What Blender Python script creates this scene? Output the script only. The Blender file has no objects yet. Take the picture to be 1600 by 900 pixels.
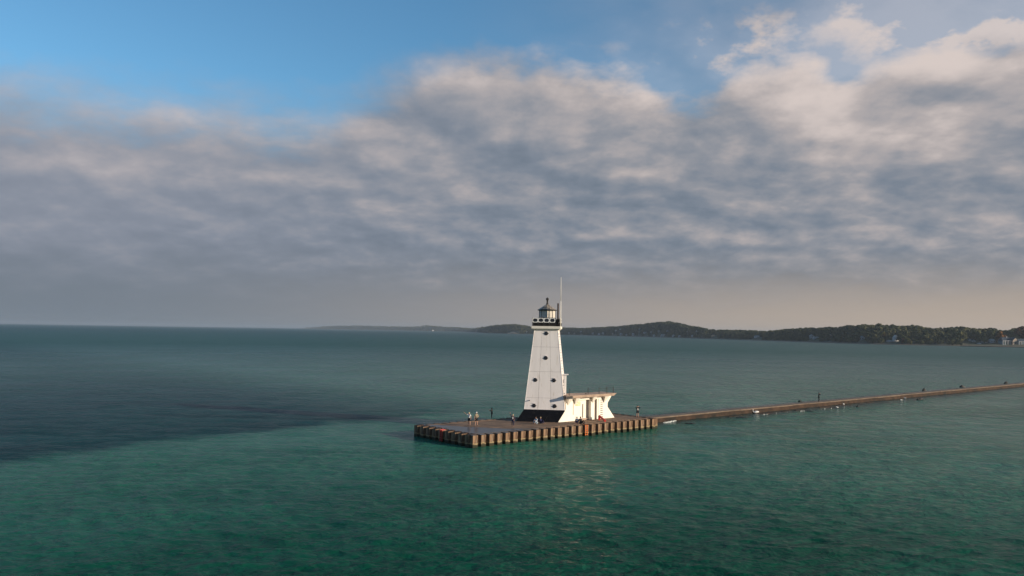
import bpy, bmesh, math, random
import numpy as np
from mathutils import Vector, Matrix, noise as mnoise
random.seed(7); rng = np.random.default_rng(7)
R = math.radians
S = bpy.context.scene
COL = S.collection

# ---------------------------------------------------------------- camera
H, F = 14.5, 1225.0
cam = bpy.data.cameras.new('camera'); cob = bpy.data.objects.new('camera', cam); COL.objects.link(cob)
cam.sensor_width = 36; cam.lens = F/1600*36; cam.clip_start = .5; cam.clip_end = 90000
CM = Matrix.Rotation(R(90+3.14), 3, 'X') @ Matrix.Rotation(R(.877), 3, 'Z')
cob.matrix_world = Matrix.Translation((0, 0, H)) @ CM.to_4x4()
S.camera = cob
def ray(px, py): return CM @ Vector((px-800, 450-py, -F))
def at_z(px, py, z=0.0):
    d = ray(px, py); t = (z-H)/d.z; return Vector((d.x*t, d.y*t, z))
def at_Y(px, py, Y):
    d = ray(px, py); t = Y/d.y; return Vector((d.x*t, Y, H+d.z*t))

# ---------------------------------------------------------------- node helper
class NT:
    def __init__(s, nt): s.nt = nt; s.N = nt.nodes; s.L = nt.links
    def node(s, t, **kw):
        n = s.N.new(t)
        for k, v in kw.items(): setattr(n, k, v)
        return n
    def put(s, sock, v):
        if v is None: return
        if isinstance(v, bpy.types.NodeSocket): s.L.new(v, sock)
        elif isinstance(v, (tuple, list)) and sock.type == 'RGBA' and len(v) == 3: sock.default_value = (*v, 1)
        else: sock.default_value = v
    def m(s, op, a, b=None, c=None, clamp=False):
        n = s.node('ShaderNodeMath', operation=op, use_clamp=clamp)
        for i, v in enumerate((a, b, c)): s.put(n.inputs[i], v)
        return n.outputs[0]
    def vm(s, op, a, b=None, out=0):
        n = s.node('ShaderNodeVectorMath', operation=op)
        s.put(n.inputs[0], a)
        if b is not None: s.put(n.inputs[3 if op == 'SCALE' else 1], b)
        return n.outputs[1 if op in ('DOT_PRODUCT', 'LENGTH') else 0]
    def noise(s, vec, scale, detail=4, rough=.5, dist=0, out=0):
        n = s.node('ShaderNodeTexNoise'); s.put(n.inputs['Vector'], vec)
        n.inputs['Scale'].default_value = scale; n.inputs['Detail'].default_value = detail
        n.inputs['Roughness'].default_value = rough; n.inputs['Distortion'].default_value = dist
        return n.outputs[out]
    def ss(s, v, a, b, lo=0., hi=1.):
        n = s.node('ShaderNodeMapRange', interpolation_type='SMOOTHSTEP')
        for i, x in enumerate((v, a, b, lo, hi)): s.put(n.inputs[i], x)
        return n.outputs[0]
    def lin(s, v, a, b, lo=0., hi=1.):
        n = s.node('ShaderNodeMapRange')
        for i, x in enumerate((v, a, b, lo, hi)): s.put(n.inputs[i], x)
        return n.outputs[0]
    def mix(s, f, a, b, blend='MIX'):
        n = s.node('ShaderNodeMix', data_type='RGBA', blend_type=blend)
        s.put(n.inputs[0], f); s.put(n.inputs[6], a); s.put(n.inputs[7], b)
        return n.outputs[2]
    def xyz(s, v):
        n = s.node('ShaderNodeSeparateXYZ'); s.put(n.inputs[0], v); return n.outputs
    def comb(s, x, y, z):
        n = s.node('ShaderNodeCombineXYZ')
        for i, v in enumerate((x, y, z)): s.put(n.inputs[i], v)
        return n.outputs[0]

# ---------------------------------------------------------------- sun, sky
SUN_T, SUN_EL = 24.0, 14.0            # degrees towards the viewer from +X; elevation
sd = Vector((math.cos(R(SUN_T))*math.cos(R(SUN_EL)), -math.sin(R(SUN_T))*math.cos(R(SUN_EL)), math.sin(R(SUN_EL))))
sl = bpy.data.lights.new('sun', 'SUN'); sl.energy = 5.0; sl.angle = R(.55); sl.color = (1, .86, .68)
so = bpy.data.objects.new('sun', sl); COL.objects.link(so); so.rotation_euler = sd.to_track_quat('Z', 'Y').to_euler()
S.view_settings.view_transform = 'Standard'; S.view_settings.look = 'None'
S.view_settings.exposure = 0.28; S.view_settings.gamma = 1

W = bpy.data.worlds.new('World'); S.world = W; W.use_nodes = True
w = NT(W.node_tree); w.N.clear()
sky = w.node('ShaderNodeTexSky', sky_type='NISHITA', sun_disc=False)
sky.sun_elevation = R(SUN_EL); sky.sun_rotation = R(90+SUN_T); sky.altitude = 50
sky.air_density = 1.0; sky.dust_density = .6; sky.ozone_density = 2.0
D = w.vm('NORMALIZE', w.node('ShaderNodeTexCoord').outputs['Generated'])
dx, dy, dz = w.xyz(D)
az = w.m('DIVIDE', w.m('ARCTAN2', dx, dy), math.pi/180)          # degrees right of +Y
el = w.m('DIVIDE', w.m('ARCSINE', dz), math.pi/180)
zz = w.m('ADD', w.m('MAXIMUM', dz, 0.), .30)
P = w.comb(w.m('DIVIDE', dx, zz), w.m('DIVIDE', dy, zz), 0.)
def azel(px, py):
    d = ray(px, py).normalized(); return math.degrees(math.atan2(d.x, d.y)), math.degrees(math.asin(d.z))
warp = w.noise(P, 1.3, 3, .5, out=1)
P2 = w.vm('ADD', P, w.vm('SCALE', w.vm('SUBTRACT', warp, (.5, .5, .5)), .12))
off = (sd.x*.10, sd.y*.10, 0)
def fb(v): return w.noise(v, 4.4, 7, .55)
n0 = fb(P2)
n1 = fb(w.vm('ADD', P2, (0.035, -0.055, 0)))
nl = w.noise(P2, 1.9, 3, .5)
nf = w.noise(w.vm('ADD', P2, (3.1, 7.7, 0)), 12.0, 5, .6)
# upper edge of the cloud bank against azimuth
edge_px = [(-2600, 120), (-900, 140), (0, 128), (200, 150), (380, 168), (500, 176), (560, 138), (640, 112), (780, 92), (900, 104), (1000, 118),
           (1080, 142), (1130, 128), (1180, 92), (1260, 78), (1310, 112), (1350, 100), (1400, 70), (1500, 50), (1600, 40), (2400, 0), (4000, 40)]
fc = w.node('ShaderNodeFloatCurve'); cv = fc.mapping.curves[0]
pts = []
for px, py in edge_px:
    a, e = azel(px, py) if 0 <= px <= 1600 else ({-2600: -170, -900: -60, 2400: 60, 4000: 170}[px], {-2600: 14, -900: 16, 2400: 30, 4000: 24}[px])
    pts.append(((a+180)/360, e/40))
while len(cv.points) < len(pts): cv.points.new(.5, .5)
for p_, q in zip(cv.points, pts): p_.location = q
fc.mapping.update()
w.put(fc.inputs['Value'], w.lin(az, -180, 180))
edge = w.m('MULTIPLY', fc.outputs[0], 40)
# position against the edge, roughened with noise
k = w.m('SUBTRACT', edge, el)
k = w.m('ADD', k, w.m('MULTIPLY', w.m('SUBTRACT', n0, .5), 5))
k = w.m('ADD', k, w.m('MULTIPLY', w.m('SUBTRACT', nf, .5), 2.5))
side = w.ss(az, -14, 4)                                             # crisper edges to the right
cover = w.ss(w.m('DIVIDE', k, w.m('ADD', w.m('MULTIPLY', side, -2.2), 4.4)), -.55, .75)
def gs(px, py, rx, ry, amp):
    a, e = azel(px, py); d = F*math.pi/180
    u = w.m('DIVIDE', w.m('SUBTRACT', az, a), rx/d); v = w.m('DIVIDE', w.m('SUBTRACT', el, e), ry/d)
    q = w.m('ADD', w.m('MULTIPLY', u, u), w.m('MULTIPLY', v, v))
    return w.m('MULTIPLY', w.m('EXPONENT', w.m('MULTIPLY', q, -1)), amp)
def bumps(lst):
    r = None
    for b in lst:
        g = gs(*b); r = g if r is None else w.m('ADD', r, g)
    return r
# thin high puffs and veil above the bank on the right
puff = bumps([(1110, 75, 95, 48, 1.1), (1190, 40, 40, 25, .7), (1060, 110, 60, 30, .5), (1480, 20, 220, 70, 1.1), (930, 75, 60, 16, .35), (1560, 70, 120, 60, .8), (830, 80, 40, 14, .2), (1340, 22, 60, 18, .35)])
puff = w.m('MULTIPLY', puff, w.ss(w.m('ADD', w.m('MULTIPLY', nf, .5), w.m('MULTIPLY', n0, .5)), .36, .62))
# outside the frame the veil goes on as thin scattered cloud
far_ = w.m('MULTIPLY', w.ss(el, 20, 40), w.ss(n0, .50, .72, 0, .3))
cover = w.m('MAXIMUM', cover, w.m('MULTIPLY', w.m('MULTIPLY', w.ss(az, -8, 30), w.ss(el, 25, 45, 1, 0)), .5))
cover = w.m('MAXIMUM', cover, w.m('MINIMUM', w.m('MAXIMUM', puff, w.m('MULTIPLY', w.m('MAXIMUM', far_, 0.), 1)), .92))
# light on the cloud: the relief facing the sun, large lumps, and the bank's lit upper rim
relief = w.m('SUBTRACT', n0, n1)
lum = w.m('MULTIPLY', relief, 1.8)
lum = w.m('ADD', lum, w.m('MULTIPLY', w.m('SUBTRACT', n0, .5), .9))
lum = w.m('ADD', lum, w.m('MULTIPLY', w.m('MULTIPLY', w.m('SUBTRACT', nf, .5), w.ss(el, 5, 16, .85, .45)), 1.))
lum = w.m('ADD', lum, w.m('MULTIPLY', w.m('SUBTRACT', nl, .5), .8))
lum = w.m('ADD', lum, bumps([
    (1510, 25, 230, 80, .75), (1110, 72, 110, 55, .5), (1340, 50, 110, 50, .5), (930, 75, 90, 25, .3), (200, 165, 330, 45, .32), (1010, 120, 300, 30, .2), (690, 190, 90, 30, -.22), (850, 215, 95, 50, -.28), (1000, 165, 110, 35, .38), (780, 205, 40, 14, .25), (740, 130, 160, 25, .2),
    (1160, 190, 55, 50, -.25), (1240, 140, 80, 45, .38), (1270, 230, 80, 60, .25), (1330, 270, 60, 60, .12), (1180, 265, 80, 30, -.3),
    (1455, 150, 90, 25, -.32), (1400, 100, 120, 25, .28), (1520, 200, 90, 50, .1), (1560, 120, 80, 30, .12), (1440, 265, 120, 25, -.12),
    (880, 300, 160, 35, -.18), (1000, 272, 45, 12, .3), (1100, 250, 70, 16, .18), (930, 368, 60, 10, .2), (1290, 335, 130, 18, -.2),
    (1200, 370, 160, 10, .14), (1540, 350, 90, 22, .3), (1420, 370, 150, 10, .14), (1590, 365, 30, 8, .2), (350, 290, 250, 40, -.08), (60, 230, 120, 40, .12), (150, 260, 200, 20, .12), (330, 215, 160, 40, .06), (560, 260, 60, 25, .05), (640, 350, 120, 10, .1),
    (100, 370, 400, 40, -.14), (600, 400, 400, 30, -.1)]))
lum = w.m('ADD', lum, w.lin(el, 4, 16, -.28, .18))
lum = w.m('ADD', lum, w.lin(az, -33, 33, -.06, .14))
L01 = w.ss(lum, -1.3, 1.32)
ramp = w.node('ShaderNodeValToRGB'); w.put(ramp.inputs[0], L01)
e_ = ramp.color_ramp.elements
e_[0].position = 0; e_[0].color = (.125, .168, .222, 1)
e_[1].position = 1; e_[1].color = (.70, .61, .575, 1)
for p_, c in ((.33, (.205, .243, .300)), (.55, (.300, .312, .348)), (.78, (.46, .42, .42))):
    q = ramp.color_ramp.elements.new(p_); q.color = (*c, 1)
skyc = w.mix(1., sky.outputs[0], (.098, .150, .168), 'MULTIPLY')
skyc = w.vm('SCALE', skyc, 1.0)
cloudc = w.mix(w.ss(az, -36, 12, .50, .0), ramp.outputs[0], (.325, .345, .415))
c = w.mix(cover, skyc, cloudc)
# low murk towards the horizon, grey on the left, warm towards the sun
murk = w.mix(w.ss(az, -32, 34), (.190, .225, .270), (.50, .41, .335))
murk = w.mix(w.ss(el, 0, 5), murk, w.mix(w.ss(az, -32, 34), (.17, .205, .25), (.36, .32, .29)))
c = w.mix(w.ss(w.m('ADD', el, w.m('MULTIPLY', w.m('SUBTRACT', n0, .5), 3.)), 1.2, 6.8, 1., 0.), c, murk)
bg = w.node('ShaderNodeBackground'); w.put(bg.inputs[0], c); bg.inputs[1].default_value = .80
w.L.new(bg.outputs[0], w.node('ShaderNodeOutputWorld').inputs[0])
W.cycles.sampling_method = 'MANUAL'; W.cycles.sample_map_resolution = 512

# ---------------------------------------------------------------- materials
def mat(name, color, rough=.8, var=.12, scale=2., spec=.3, metal=0., bump=0., bscale=8., second=None, smin=.5, smax=.7, sscale=1., stretch=None):
    m = bpy.data.materials.new(name); m.use_nodes = True
    t = NT(m.node_tree); b = t.N['Principled BSDF']
    pos = t.node('ShaderNodeTexCoord').outputs['Object']
    if stretch: pos = t.vm('MULTIPLY', pos, stretch)
    n = t.noise(pos, scale, 5, .6)
    lo = tuple(x*(1-var) for x in color); hi = tuple(min(1, x*(1+var)) for x in color)
    col = t.mix(t.ss(n, .3, .7), lo, hi)
    if second:
        n2 = t.noise(t.vm('ADD', pos, (5.3, 1.7, 9.1)), sscale, 6, .65)
        col = t.mix(t.ss(n2, smin, smax), col, second)
    t.put(b.inputs['Base Color'], col); b.inputs['Roughness'].default_value = rough
    b.inputs['Metallic'].default_value = metal; b.inputs['Specular IOR Level'].default_value = spec
    if bump:
        bp = t.node('ShaderNodeBump'); bp.inputs['Strength'].default_value = 1; bp.inputs['Distance'].default_value = bump
        t.put(bp.inputs['Height'], t.noise(pos, bscale, 4, .6)); t.put(b.inputs['Normal'], bp.outputs[0])
    return m
M = {}
M['white'] = mat('white_painted_steel', (.80, .745, .715), .5, .04, 1.2, second=(.50, .41, .32), smin=.55, smax=.82, sscale=3.2, stretch=(1, 1, .18), bump=.004, bscale=2)
M['cream'] = mat('cream_paint', (.76, .71, .62), .55, .05, 1.5, second=(.52, .42, .30), smin=.62, smax=.85, sscale=3)
M['seam'] = mat('seam_steel', (.22, .20, .18), .8)
M['black'] = mat('black_painted_base', (.007, .008, .012), .9, .3, 2, spec=.08, second=(.05, .04, .035), smin=.6, smax=.8)
M['dark'] = mat('dark_iron', (.025, .022, .022), .6, .3, 4)
M['roofmetal'] = mat('worn_black_roof_metal', (.13, .11, .09), .4, .3, 3, spec=.6, second=(.50, .40, .28), smin=.46, smax=.66, sscale=4)
M['brownpipe'] = mat('brown_iron_pipe', (.045, .03, .024), .7, .3, 4)
M['glass'] = mat('lantern_glass', (.58, .53, .46), .45, .15, 3, spec=.2)
M['blackglass'] = mat('porthole_glass', (.01, .01, .012), .1, .1, 3, spec=.6)
M['panel'] = mat('dark_solar_panel', (.018, .02, .028), .25, .2, 5, spec=.5)
M['concrete'] = mat('tan_concrete', (.25, .165, .105), .9, .2, .6, second=(.13, .09, .062), smin=.5, smax=.72, sscale=.55, bump=.02, bscale=5)
M['slab'] = M['concrete']
M['roofc'] = mat('roof_concrete', (.34, .25, .19), .9, .18, 1.5, second=(.20, .13, .09), smin=.55, smax=.75, sscale=2)
M['rust'] = mat('rusted_sheet_steel', (.20, .125, .075), .85, .45, 3.0, second=(.05, .027, .017), smin=.42, smax=.62, sscale=2.8, stretch=(1, 1, .22), bump=.03, bscale=9)
def pile_mat():
    m = M['rust']; t = NT(m.node_tree); b = t.N['Principled BSDF']; src = b.inputs['Base Color'].links[0].from_socket
    pos = t.node('ShaderNodeTexCoord').outputs['Object']; x_, y_, z_ = t.xyz(pos)
    rnd = t.node('ShaderNodeObjectInfo').outputs['Random']; wp = t.node('ShaderNodeNewGeometry').outputs['Position']
    n = t.noise(wp, 1.7, 4, .6)
    c = t.mix(t.m('MULTIPLY', rnd, .45), src, (.105, .055, .032))
    c = t.mix(t.ss(t.noise(t.vm('MULTIPLY', wp, (1, 1, .12)), 5., 3, .6), .54, .68, 0, .6), c, (.30, .24, .17))
    zz_ = t.m('ADD', z_, t.m('MULTIPLY', t.m('SUBTRACT', n, .5), .5))
    c = t.mix(t.ss(zz_, .22, .42, 1, 0), c, (.022, .026, .014)); c = t.mix(t.m('MULTIPLY', t.ss(zz_, .34, .44), t.ss(zz_, .46, .58, .75, 0)), c, (.32, .25, .13))
    t.put(b.inputs['Base Color'], c)
pile_mat()
M['rust_dark'] = mat('dark_rusted_sheet_steel', (.035, .022, .016), .8, .4, 3.0, second=(.07, .035, .02), smin=.5, smax=.7, stretch=(1, 1, .3), bump=.03, bscale=9)
M['red'] = mat('red_paint', (.45, .03, .025), .5, .15, 4)
M['orange'] = mat('orange_paint', (.75, .17, .03), .5, .15, 4)
M['greybox'] = mat('grey_box', (.33, .31, .29), .6)
M['doordark'] = mat('dark_doorway', (.015, .010, .010), .8)
M['doorbrown'] = mat('brown_door_frame', (.20, .13, .09), .7)
M['skin'] = mat('skin', (.42, .24, .17), .6, .06, 6)
M['hairbrown'] = mat('brown_hair', (.05, .03, .02), .7)
M['hairblond'] = mat('fair_hair', (.45, .34, .2), .7)
M['whitecloth'] = mat('white_cloth', (.74, .73, .70), .85, .05, 5)
M['blackcloth'] = mat('black_cloth', (.012, .012, .014), .9, .2, 5)
M['navy'] = mat('navy_cloth', (.012, .014, .05), .9, .2, 5)
M['plum'] = mat('plum_cloth', (.07, .04, .06), .9, .2, 5)
M['tancloth'] = mat('khaki_cloth', (.26, .22, .15), .9, .1, 5)
M['pinkcloth'] = mat('pale_pink_cloth', (.5, .3, .28), .9, .1, 5)
M['blue'] = mat('pale_blue_cloth', (.30, .36, .42), .9, .1, 5)
M['rock'] = mat('dark_rock', (.03, .028, .026), .6, .3, 2, bump=.05, bscale=3)
M['bird'] = mat('white_feathers', (.80, .79, .76), .8, .04, 5)
M['beak'] = mat('orange_beak', (.6, .2, .04), .5)
def rocky_foam():
    return mat('foam', (.75, .76, .74), .7, .05, 5)
M['foam'] = mat('foam', (.50, .52, .50), .8, .1, 5)

# pier deck: dry tan concrete, and the standing film of water at the lake end
PO = at_z(738, 680.6, 1.5); PL = at_z(648, 664, 1.5); PR = at_z(1027, 653.7, 1.5)
UV = (PR-PO).normalized(); VV = Vector((-UV.y, UV.x, 0)); LEN = (PR-PO).length; WID = (PL-PO).dot(VV)
def pf(u, v, z=0.): return PO*1 + UV*u + VV*v + Vector((0, 0, z-1.5))
def deck_mat():
    m = bpy.data.materials.new('pier_deck_concrete'); m.use_nodes = True
    t = NT(m.node_tree); b = t.N['Principled BSDF']
    pos = t.node('ShaderNodeNewGeometry').outputs['Position']
    rel = t.vm('SUBTRACT', pos, tuple(PO))
    u = t.vm('DOT_PRODUCT', rel, tuple(UV)); v = t.vm('DOT_PRODUCT', rel, tuple(VV))
    n = t.noise(pos, .5, 5, .6); n2 = t.noise(pos, 3., 5, .65); n3 = t.noise(t.comb(u, t.m('MULTIPLY', v, 4), 0.), .35, 4, .6)
    dry = t.mix(t.ss(n, .35, .65), (.205, .125, .075), (.145, .088, .054))
    dry = t.mix(t.ss(n2, .5, .75), dry, (.095, .06, .04))
    dry = t.mix(t.ss(n3, .5, .62, 0, .65), dry, (.27, .18, .11))
    # wet area: near the lake-end corner, bounded by a wobbling line
    s = t.m('SUBTRACT', t.m('ADD', t.m('MULTIPLY', v, .62), u), 9.6)
    s = t.m('ADD', t.m('MINIMUM', s, t.m('ADD', t.m('SUBTRACT', t.m('MULTIPLY', v, 1.), 0), t.m('MULTIPLY', t.m('SUBTRACT', u, 14.), .5))), t.m('MULTIPLY', t.m('SUBTRACT', n, .5), 3))
    wet = t.ss(s, -.5, .5, 1, 0)
    wetc = t.mix(t.ss(n2, .35, .65), (.036, .031, .031), (.058, .048, .045))
    t.put(b.inputs['Base Color'], t.mix(wet, dry, wetc))
    t.put(b.inputs['Roughness'], t.m('ADD', t.m('MULTIPLY', wet, -.62), .9)); b.inputs['Specular IOR Level'].default_value = .4
    bp = t.node('ShaderNodeBump'); bp.inputs['Distance'].default_value = .02
    t.put(bp.inputs['Height'], t.m('MULTIPLY', n2, t.m('SUBTRACT', 1., t.m('MULTIPLY', wet, .93)))); t.put(b.inputs['Normal'], bp.outputs[0])
    return m
M['deck'] = deck_mat()
def wall_side_mat():
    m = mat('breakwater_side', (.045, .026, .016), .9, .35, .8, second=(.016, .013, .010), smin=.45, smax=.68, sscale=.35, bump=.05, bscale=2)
    return m
M['bwside'] = wall_side_mat()
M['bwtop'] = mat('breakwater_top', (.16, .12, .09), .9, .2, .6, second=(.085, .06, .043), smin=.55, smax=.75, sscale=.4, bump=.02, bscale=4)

# ---------------------------------------------------------------- object helpers
def tag(o, label=None, cat=None, group=None, kind=None):
    if label: o['label'] = label
    if cat: o['category'] = cat
    if group: o['group'] = group
    if kind: o['kind'] = kind
    return o
def empty(name, loc=(0, 0, 0), rz=0., **kw):
    o = bpy.data.objects.new(name, None); COL.objects.link(o); o.location = loc; o.rotation_euler = (0, 0, rz)
    return tag(o, **kw)
def link(name, me, parent=None, **kw):
    o = bpy.data.objects.new(name, me); COL.objects.link(o)
    if parent: o.parent = parent
    return tag(o, **kw)
def mesh(name, verts, faces, m, smooth=False):
    me = bpy.data.meshes.new(name); me.from_pydata([tuple(v) for v in verts], [], faces); me.update()
    for x in (m if isinstance(m, (list, tuple)) else [m]): me.materials.append(x)
    bm = bmesh.new(); bm.from_mesh(me); bmesh.ops.recalc_face_normals(bm, faces=bm.faces)
    for f in bm.faces: f.smooth = smooth
    bm.to_mesh(me); bm.free()
    return me
class MB:
    def __init__(s): s.v = []; s.f = []
    def hexa(s, b, t):
        i = len(s.v); s.v += [Vector(p) for p in b]+[Vector(p) for p in t]; n = len(b)
        s.f += [tuple(range(i+n-1, i-1, -1)), tuple(range(i+n, i+2*n))]
        s.f += [(i+k, i+(k+1) % n, i+n+(k+1) % n, i+n+k) for k in range(n)]
        return s
    def box(s, x0, x1, y0, y1, z0, z1):
        return s.hexa([(x0, y0, z0), (x1, y0, z0), (x1, y1, z0), (x0, y1, z0)], [(x0, y0, z1), (x1, y0, z1), (x1, y1, z1), (x0, y1, z1)])
    def tube(s, p, q, r, r2=None, n=8):
        p = Vector(p); q = Vector(q); r2 = r if r2 is None else r2
        d = (q-p).normalized(); a = d.orthogonal().normalized(); b = d.cross(a)
        ring = lambda c, rr: [c+(a*math.cos(2*math.pi*k/n)+b*math.sin(2*math.pi*k/n))*rr for k in range(n)]
        return s.hexa(ring(p, r), ring(q, r2))
    def lathe(s, prof, c=(0, 0, 0), n=12, rot=0):
        i = len(s.v)
        for (r, z) in prof:
            for k in range(n):
                a = 2*math.pi*k/n+rot; s.v.append(Vector((c[0]+r*math.cos(a), c[1]+r*math.sin(a), c[2]+z)))
        for j in range(len(prof)-1):
            for k in range(n):
                s.f.append((i+j*n+k, i+j*n+(k+1) % n, i+(j+1)*n+(k+1) % n, i+(j+1)*n+k))
        s.f.append(tuple(i+k for k in range(n-1, -1, -1))); s.f.append(tuple(i+(len(prof)-1)*n+k for k in range(n)))
        return s
    def prism(s, poly, d):
        d = Vector(d); return s.hexa(poly, [Vector(p)+d for p in poly])
    def me(s, name, m, smooth=False): return mesh(name, s.v, s.f, m, smooth)
    def build(s, name, m, parent=None, smooth=False, **kw): return link(name, s.me(name, m, smooth), parent, **kw)

# ---------------------------------------------------------------- water: one sheet, with real waves near the camera
def water():
    fine = np.radians(np.arange(-44, 44.01, .115)); coarse = np.radians(np.arange(50, 311, 6.))
    A = np.concatenate([fine, coarse]); nA = len(A)
    rr = [0.5, 10, 20, 28]
    r = 34.
    while r < 420: rr.append(r); r += max(.15, r*r/(H*F)*1.15*1.1)
    while r < 26000: rr.append(r); r *= 1.12
    rr.append(30000.); Rr = np.array(rr); nR = len(Rr)
    X = np.outer(Rr, np.sin(A)); Y = np.outer(Rr, np.cos(A)); Z = np.zeros_like(X)
    sp = np.gradient(Rr)[:, None]*np.ones_like(X)
    fade = np.clip((Rr-34)/10, 0, 1)*np.clip((440-Rr)/200, 0, 1)
    af = np.clip((np.radians(43.5)-np.abs(A))/.05, 0, 1); af[len(fine):] = 0
    g = np.random.default_rng(3)
    base = math.radians(-112)                                        # waves run towards the viewer, a little to the left
    for i in range(90):
        lam = .6*(11/.6)**(g.random()**1.5); th = base+g.normal()*.5
        k = 2*math.pi/lam; amp = .0052*lam**.75*(.5+g.random())
        if lam > 3: amp *= .5
        att = np.clip((lam/sp-2.2)/2.5, 0, 1)
        ph = k*(X*math.cos(th)+Y*math.sin(th))+g.random()*6.28
        # gentle bending so that crests break up
        ph = ph+.9*np.sin((X*.11+Y*.05)*(.6+g.random())+g.random()*6)+.6*np.sin((Y*.13-X*.04)*(.6+g.random()*.8)+g.random()*6)
        Z += att*amp*np.sin(ph)
    Z *= fade[:, None]*af[None, :]
    me = bpy.data.meshes.new('water')
    co = np.stack([X, Y, Z], -1).reshape(-1, 3).astype(np.float32)
    me.vertices.add(len(co)); me.vertices.foreach_set('co', co.ravel())
    i, j = np.meshgrid(np.arange(nR-1), np.arange(nA), indexing='ij'); j2 = (j+1) % nA
    q = np.stack([i*nA+j, i*nA+j2, (i+1)*nA+j2, (i+1)*nA+j], -1).reshape(-1, 4)[:, ::-1]
    me.loops.add(q.size); me.loops.foreach_set('vertex_index', q.ravel().astype(np.int32))
    me.polygons.add(len(q)); me.polygons.foreach_set('loop_start', np.arange(0, q.size, 4, dtype=np.int32))
    me.polygons.foreach_set('use_smooth', np.ones(len(q), bool))
    me.update(calc_edges=True); me.validate()
    m = bpy.data.materials.new('lake_water'); m.use_nodes = True; me.materials.append(m)
    t = NT(m.node_tree); b = t.N['Principled BSDF']
    pos = t.node('ShaderNodeNewGeometry').outputs['Position']
    u = t.vm('DOT_PRODUCT', pos, tuple(UV)); v = t.vm('DOT_PRODUCT', pos, tuple(VV))
    px_, py_, pz_ = t.xyz(pos); flat = t.comb(px_, py_, 0.)
    dist = t.vm('LENGTH', flat)
    big = t.noise(flat, .018, 4, .55); mid = t.noise(t.comb(t.m('MULTIPLY', u, .5), v, 0.), .045, 5, .6)
    streak = t.noise(t.comb(t.m('MULTIPLY', px_, .25), py_, 0.), .10, 5, .6)
    green = t.mix(t.ss(mid, .3, .7), (.014, .104, .064), (.026, .132, .086))
    green = t.mix(t.ss(streak, .52, .68, 0, .6), green, (.008, .074, .048))
    near = t.ss(dist, 46, 100, 0., 1.)
    green = t.mix(near, t.mix(t.ss(mid, .35, .65), (.002, .052, .030), (.008, .090, .056)), green)
    # the clear dark water outside the plume
    line = t.m('ADD', t.lin(u, 0, 60, 96, 112.), t.m('MULTIPLY', t.m('SUBTRACT', big, .5), 26))
    line = t.m('ADD', line, t.m('MULTIPLY', t.m('SUBTRACT', t.noise(flat, .12, 5, .65), .5), 9))
    dk = t.m('MULTIPLY', t.ss(t.m('SUBTRACT', v, line), -3., 4.), t.ss(u, 55, 112, 1, 0))
    dk = t.m('MULTIPLY', dk, t.ss(v, 140, 330, 1, .45))
    outer = t.mix(t.ss(dist, 110, 500), green, (.018, .080, .062))
    outer = t.mix(t.ss(dist, 400, 3000), outer, (.016, .066, .060))
    col = t.mix(dk, outer, t.mix(t.ss(streak, .35, .65), (.002, .032, .036), (.005, .050, .052)))
    # stony shallows along the breakwater
    sh = t.m('MULTIPLY', t.ss(t.m('ADD', t.m('SUBTRACT', v, t.m('ADD', 0., PO.dot(VV)+5.3)), t.m('MULTIPLY', t.m('SUBTRACT', mid, .5), 9)), -7, -1.5), t.ss(t.m('SUBTRACT', u, PO.dot(UV)+LEN), -2, 2))
    sh = t.m('MULTIPLY', sh, t.ss(t.m('SUBTRACT', v, PO.dot(VV)+12), 0, 3, 1, 0))
    col = t.mix(t.m('MULTIPLY', sh, .8), col, (.026, .034, .036))
    t.put(b.inputs['Base Color'], col)
    t.put(b.inputs['Roughness'], t.lin(dist, 60, 700, .06, .40)); b.inputs['IOR'].default_value = 1.33; t.put(b.inputs['Specular IOR Level'], t.m('MULTIPLY', t.lin(dist, 45, 115, .05, .19), t.m('SUBTRACT', 1., t.m('MULTIPLY', dk, .5))))
    st = t.comb(t.m('MULTIPLY', px_, .7), py_, 0.)
    n1 = t.noise(st, 1.1, 3, .55); n2 = t.noise(st, 4.2, 3, .6); n3 = t.noise(st, .42, 3, .6)
    gust = t.ss(t.noise(flat, .03, 4, .6), .35, .65, .75, 1.35)
    h = t.m('ADD', t.m('MULTIPLY', n1, .30), t.m('MULTIPLY', n2, .08))
    h = t.m('ADD', h, t.m('MULTIPLY', n3, t.ss(dist, 70, 260, .0, 1.5)))
    bp = t.node('ShaderNodeBump'); bp.inputs['Distance'].default_value = 1.; bp.inputs['Strength'].default_value = 1
    t.put(bp.inputs['Height'], t.m('MULTIPLY', h, gust)); t.put(b.inputs['Normal'], bp.outputs[0])
    # diffuse mixed in to mute sky reflection, stronger near the camera and in dark water
    df = t.node('ShaderNodeBsdfDiffuse'); t.put(df.inputs[0], col); t.L.new(bp.outputs[0], df.inputs['Normal'])
    mx = t.node('ShaderNodeMixShader'); out = t.N['Material Output']
    t.put(mx.inputs[0], t.m('MINIMUM', t.m('ADD', t.m('MULTIPLY', dk, .26), t.ss(dist, 50, 240, .30, .06)), .7))
    t.L.new(b.outputs[0], mx.inputs[1]); t.L.new(df.outputs[0], mx.inputs[2]); t.L.new(mx.outputs[0], out.inputs['Surface'])
    return link('water', me, kind='structure')
water()

# ---------------------------------------------------------------- pier
ANG = math.atan2(UV.y, UV.x)
TC = Vector((5.3, 116.65, 1.5)); TA = R(-7.5)
pier = empty('pier', (PO.x, PO.y, 0), ANG, label='long flat concrete pier walled with rusty sheet piling under the lighthouse', cat='pier')
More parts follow.
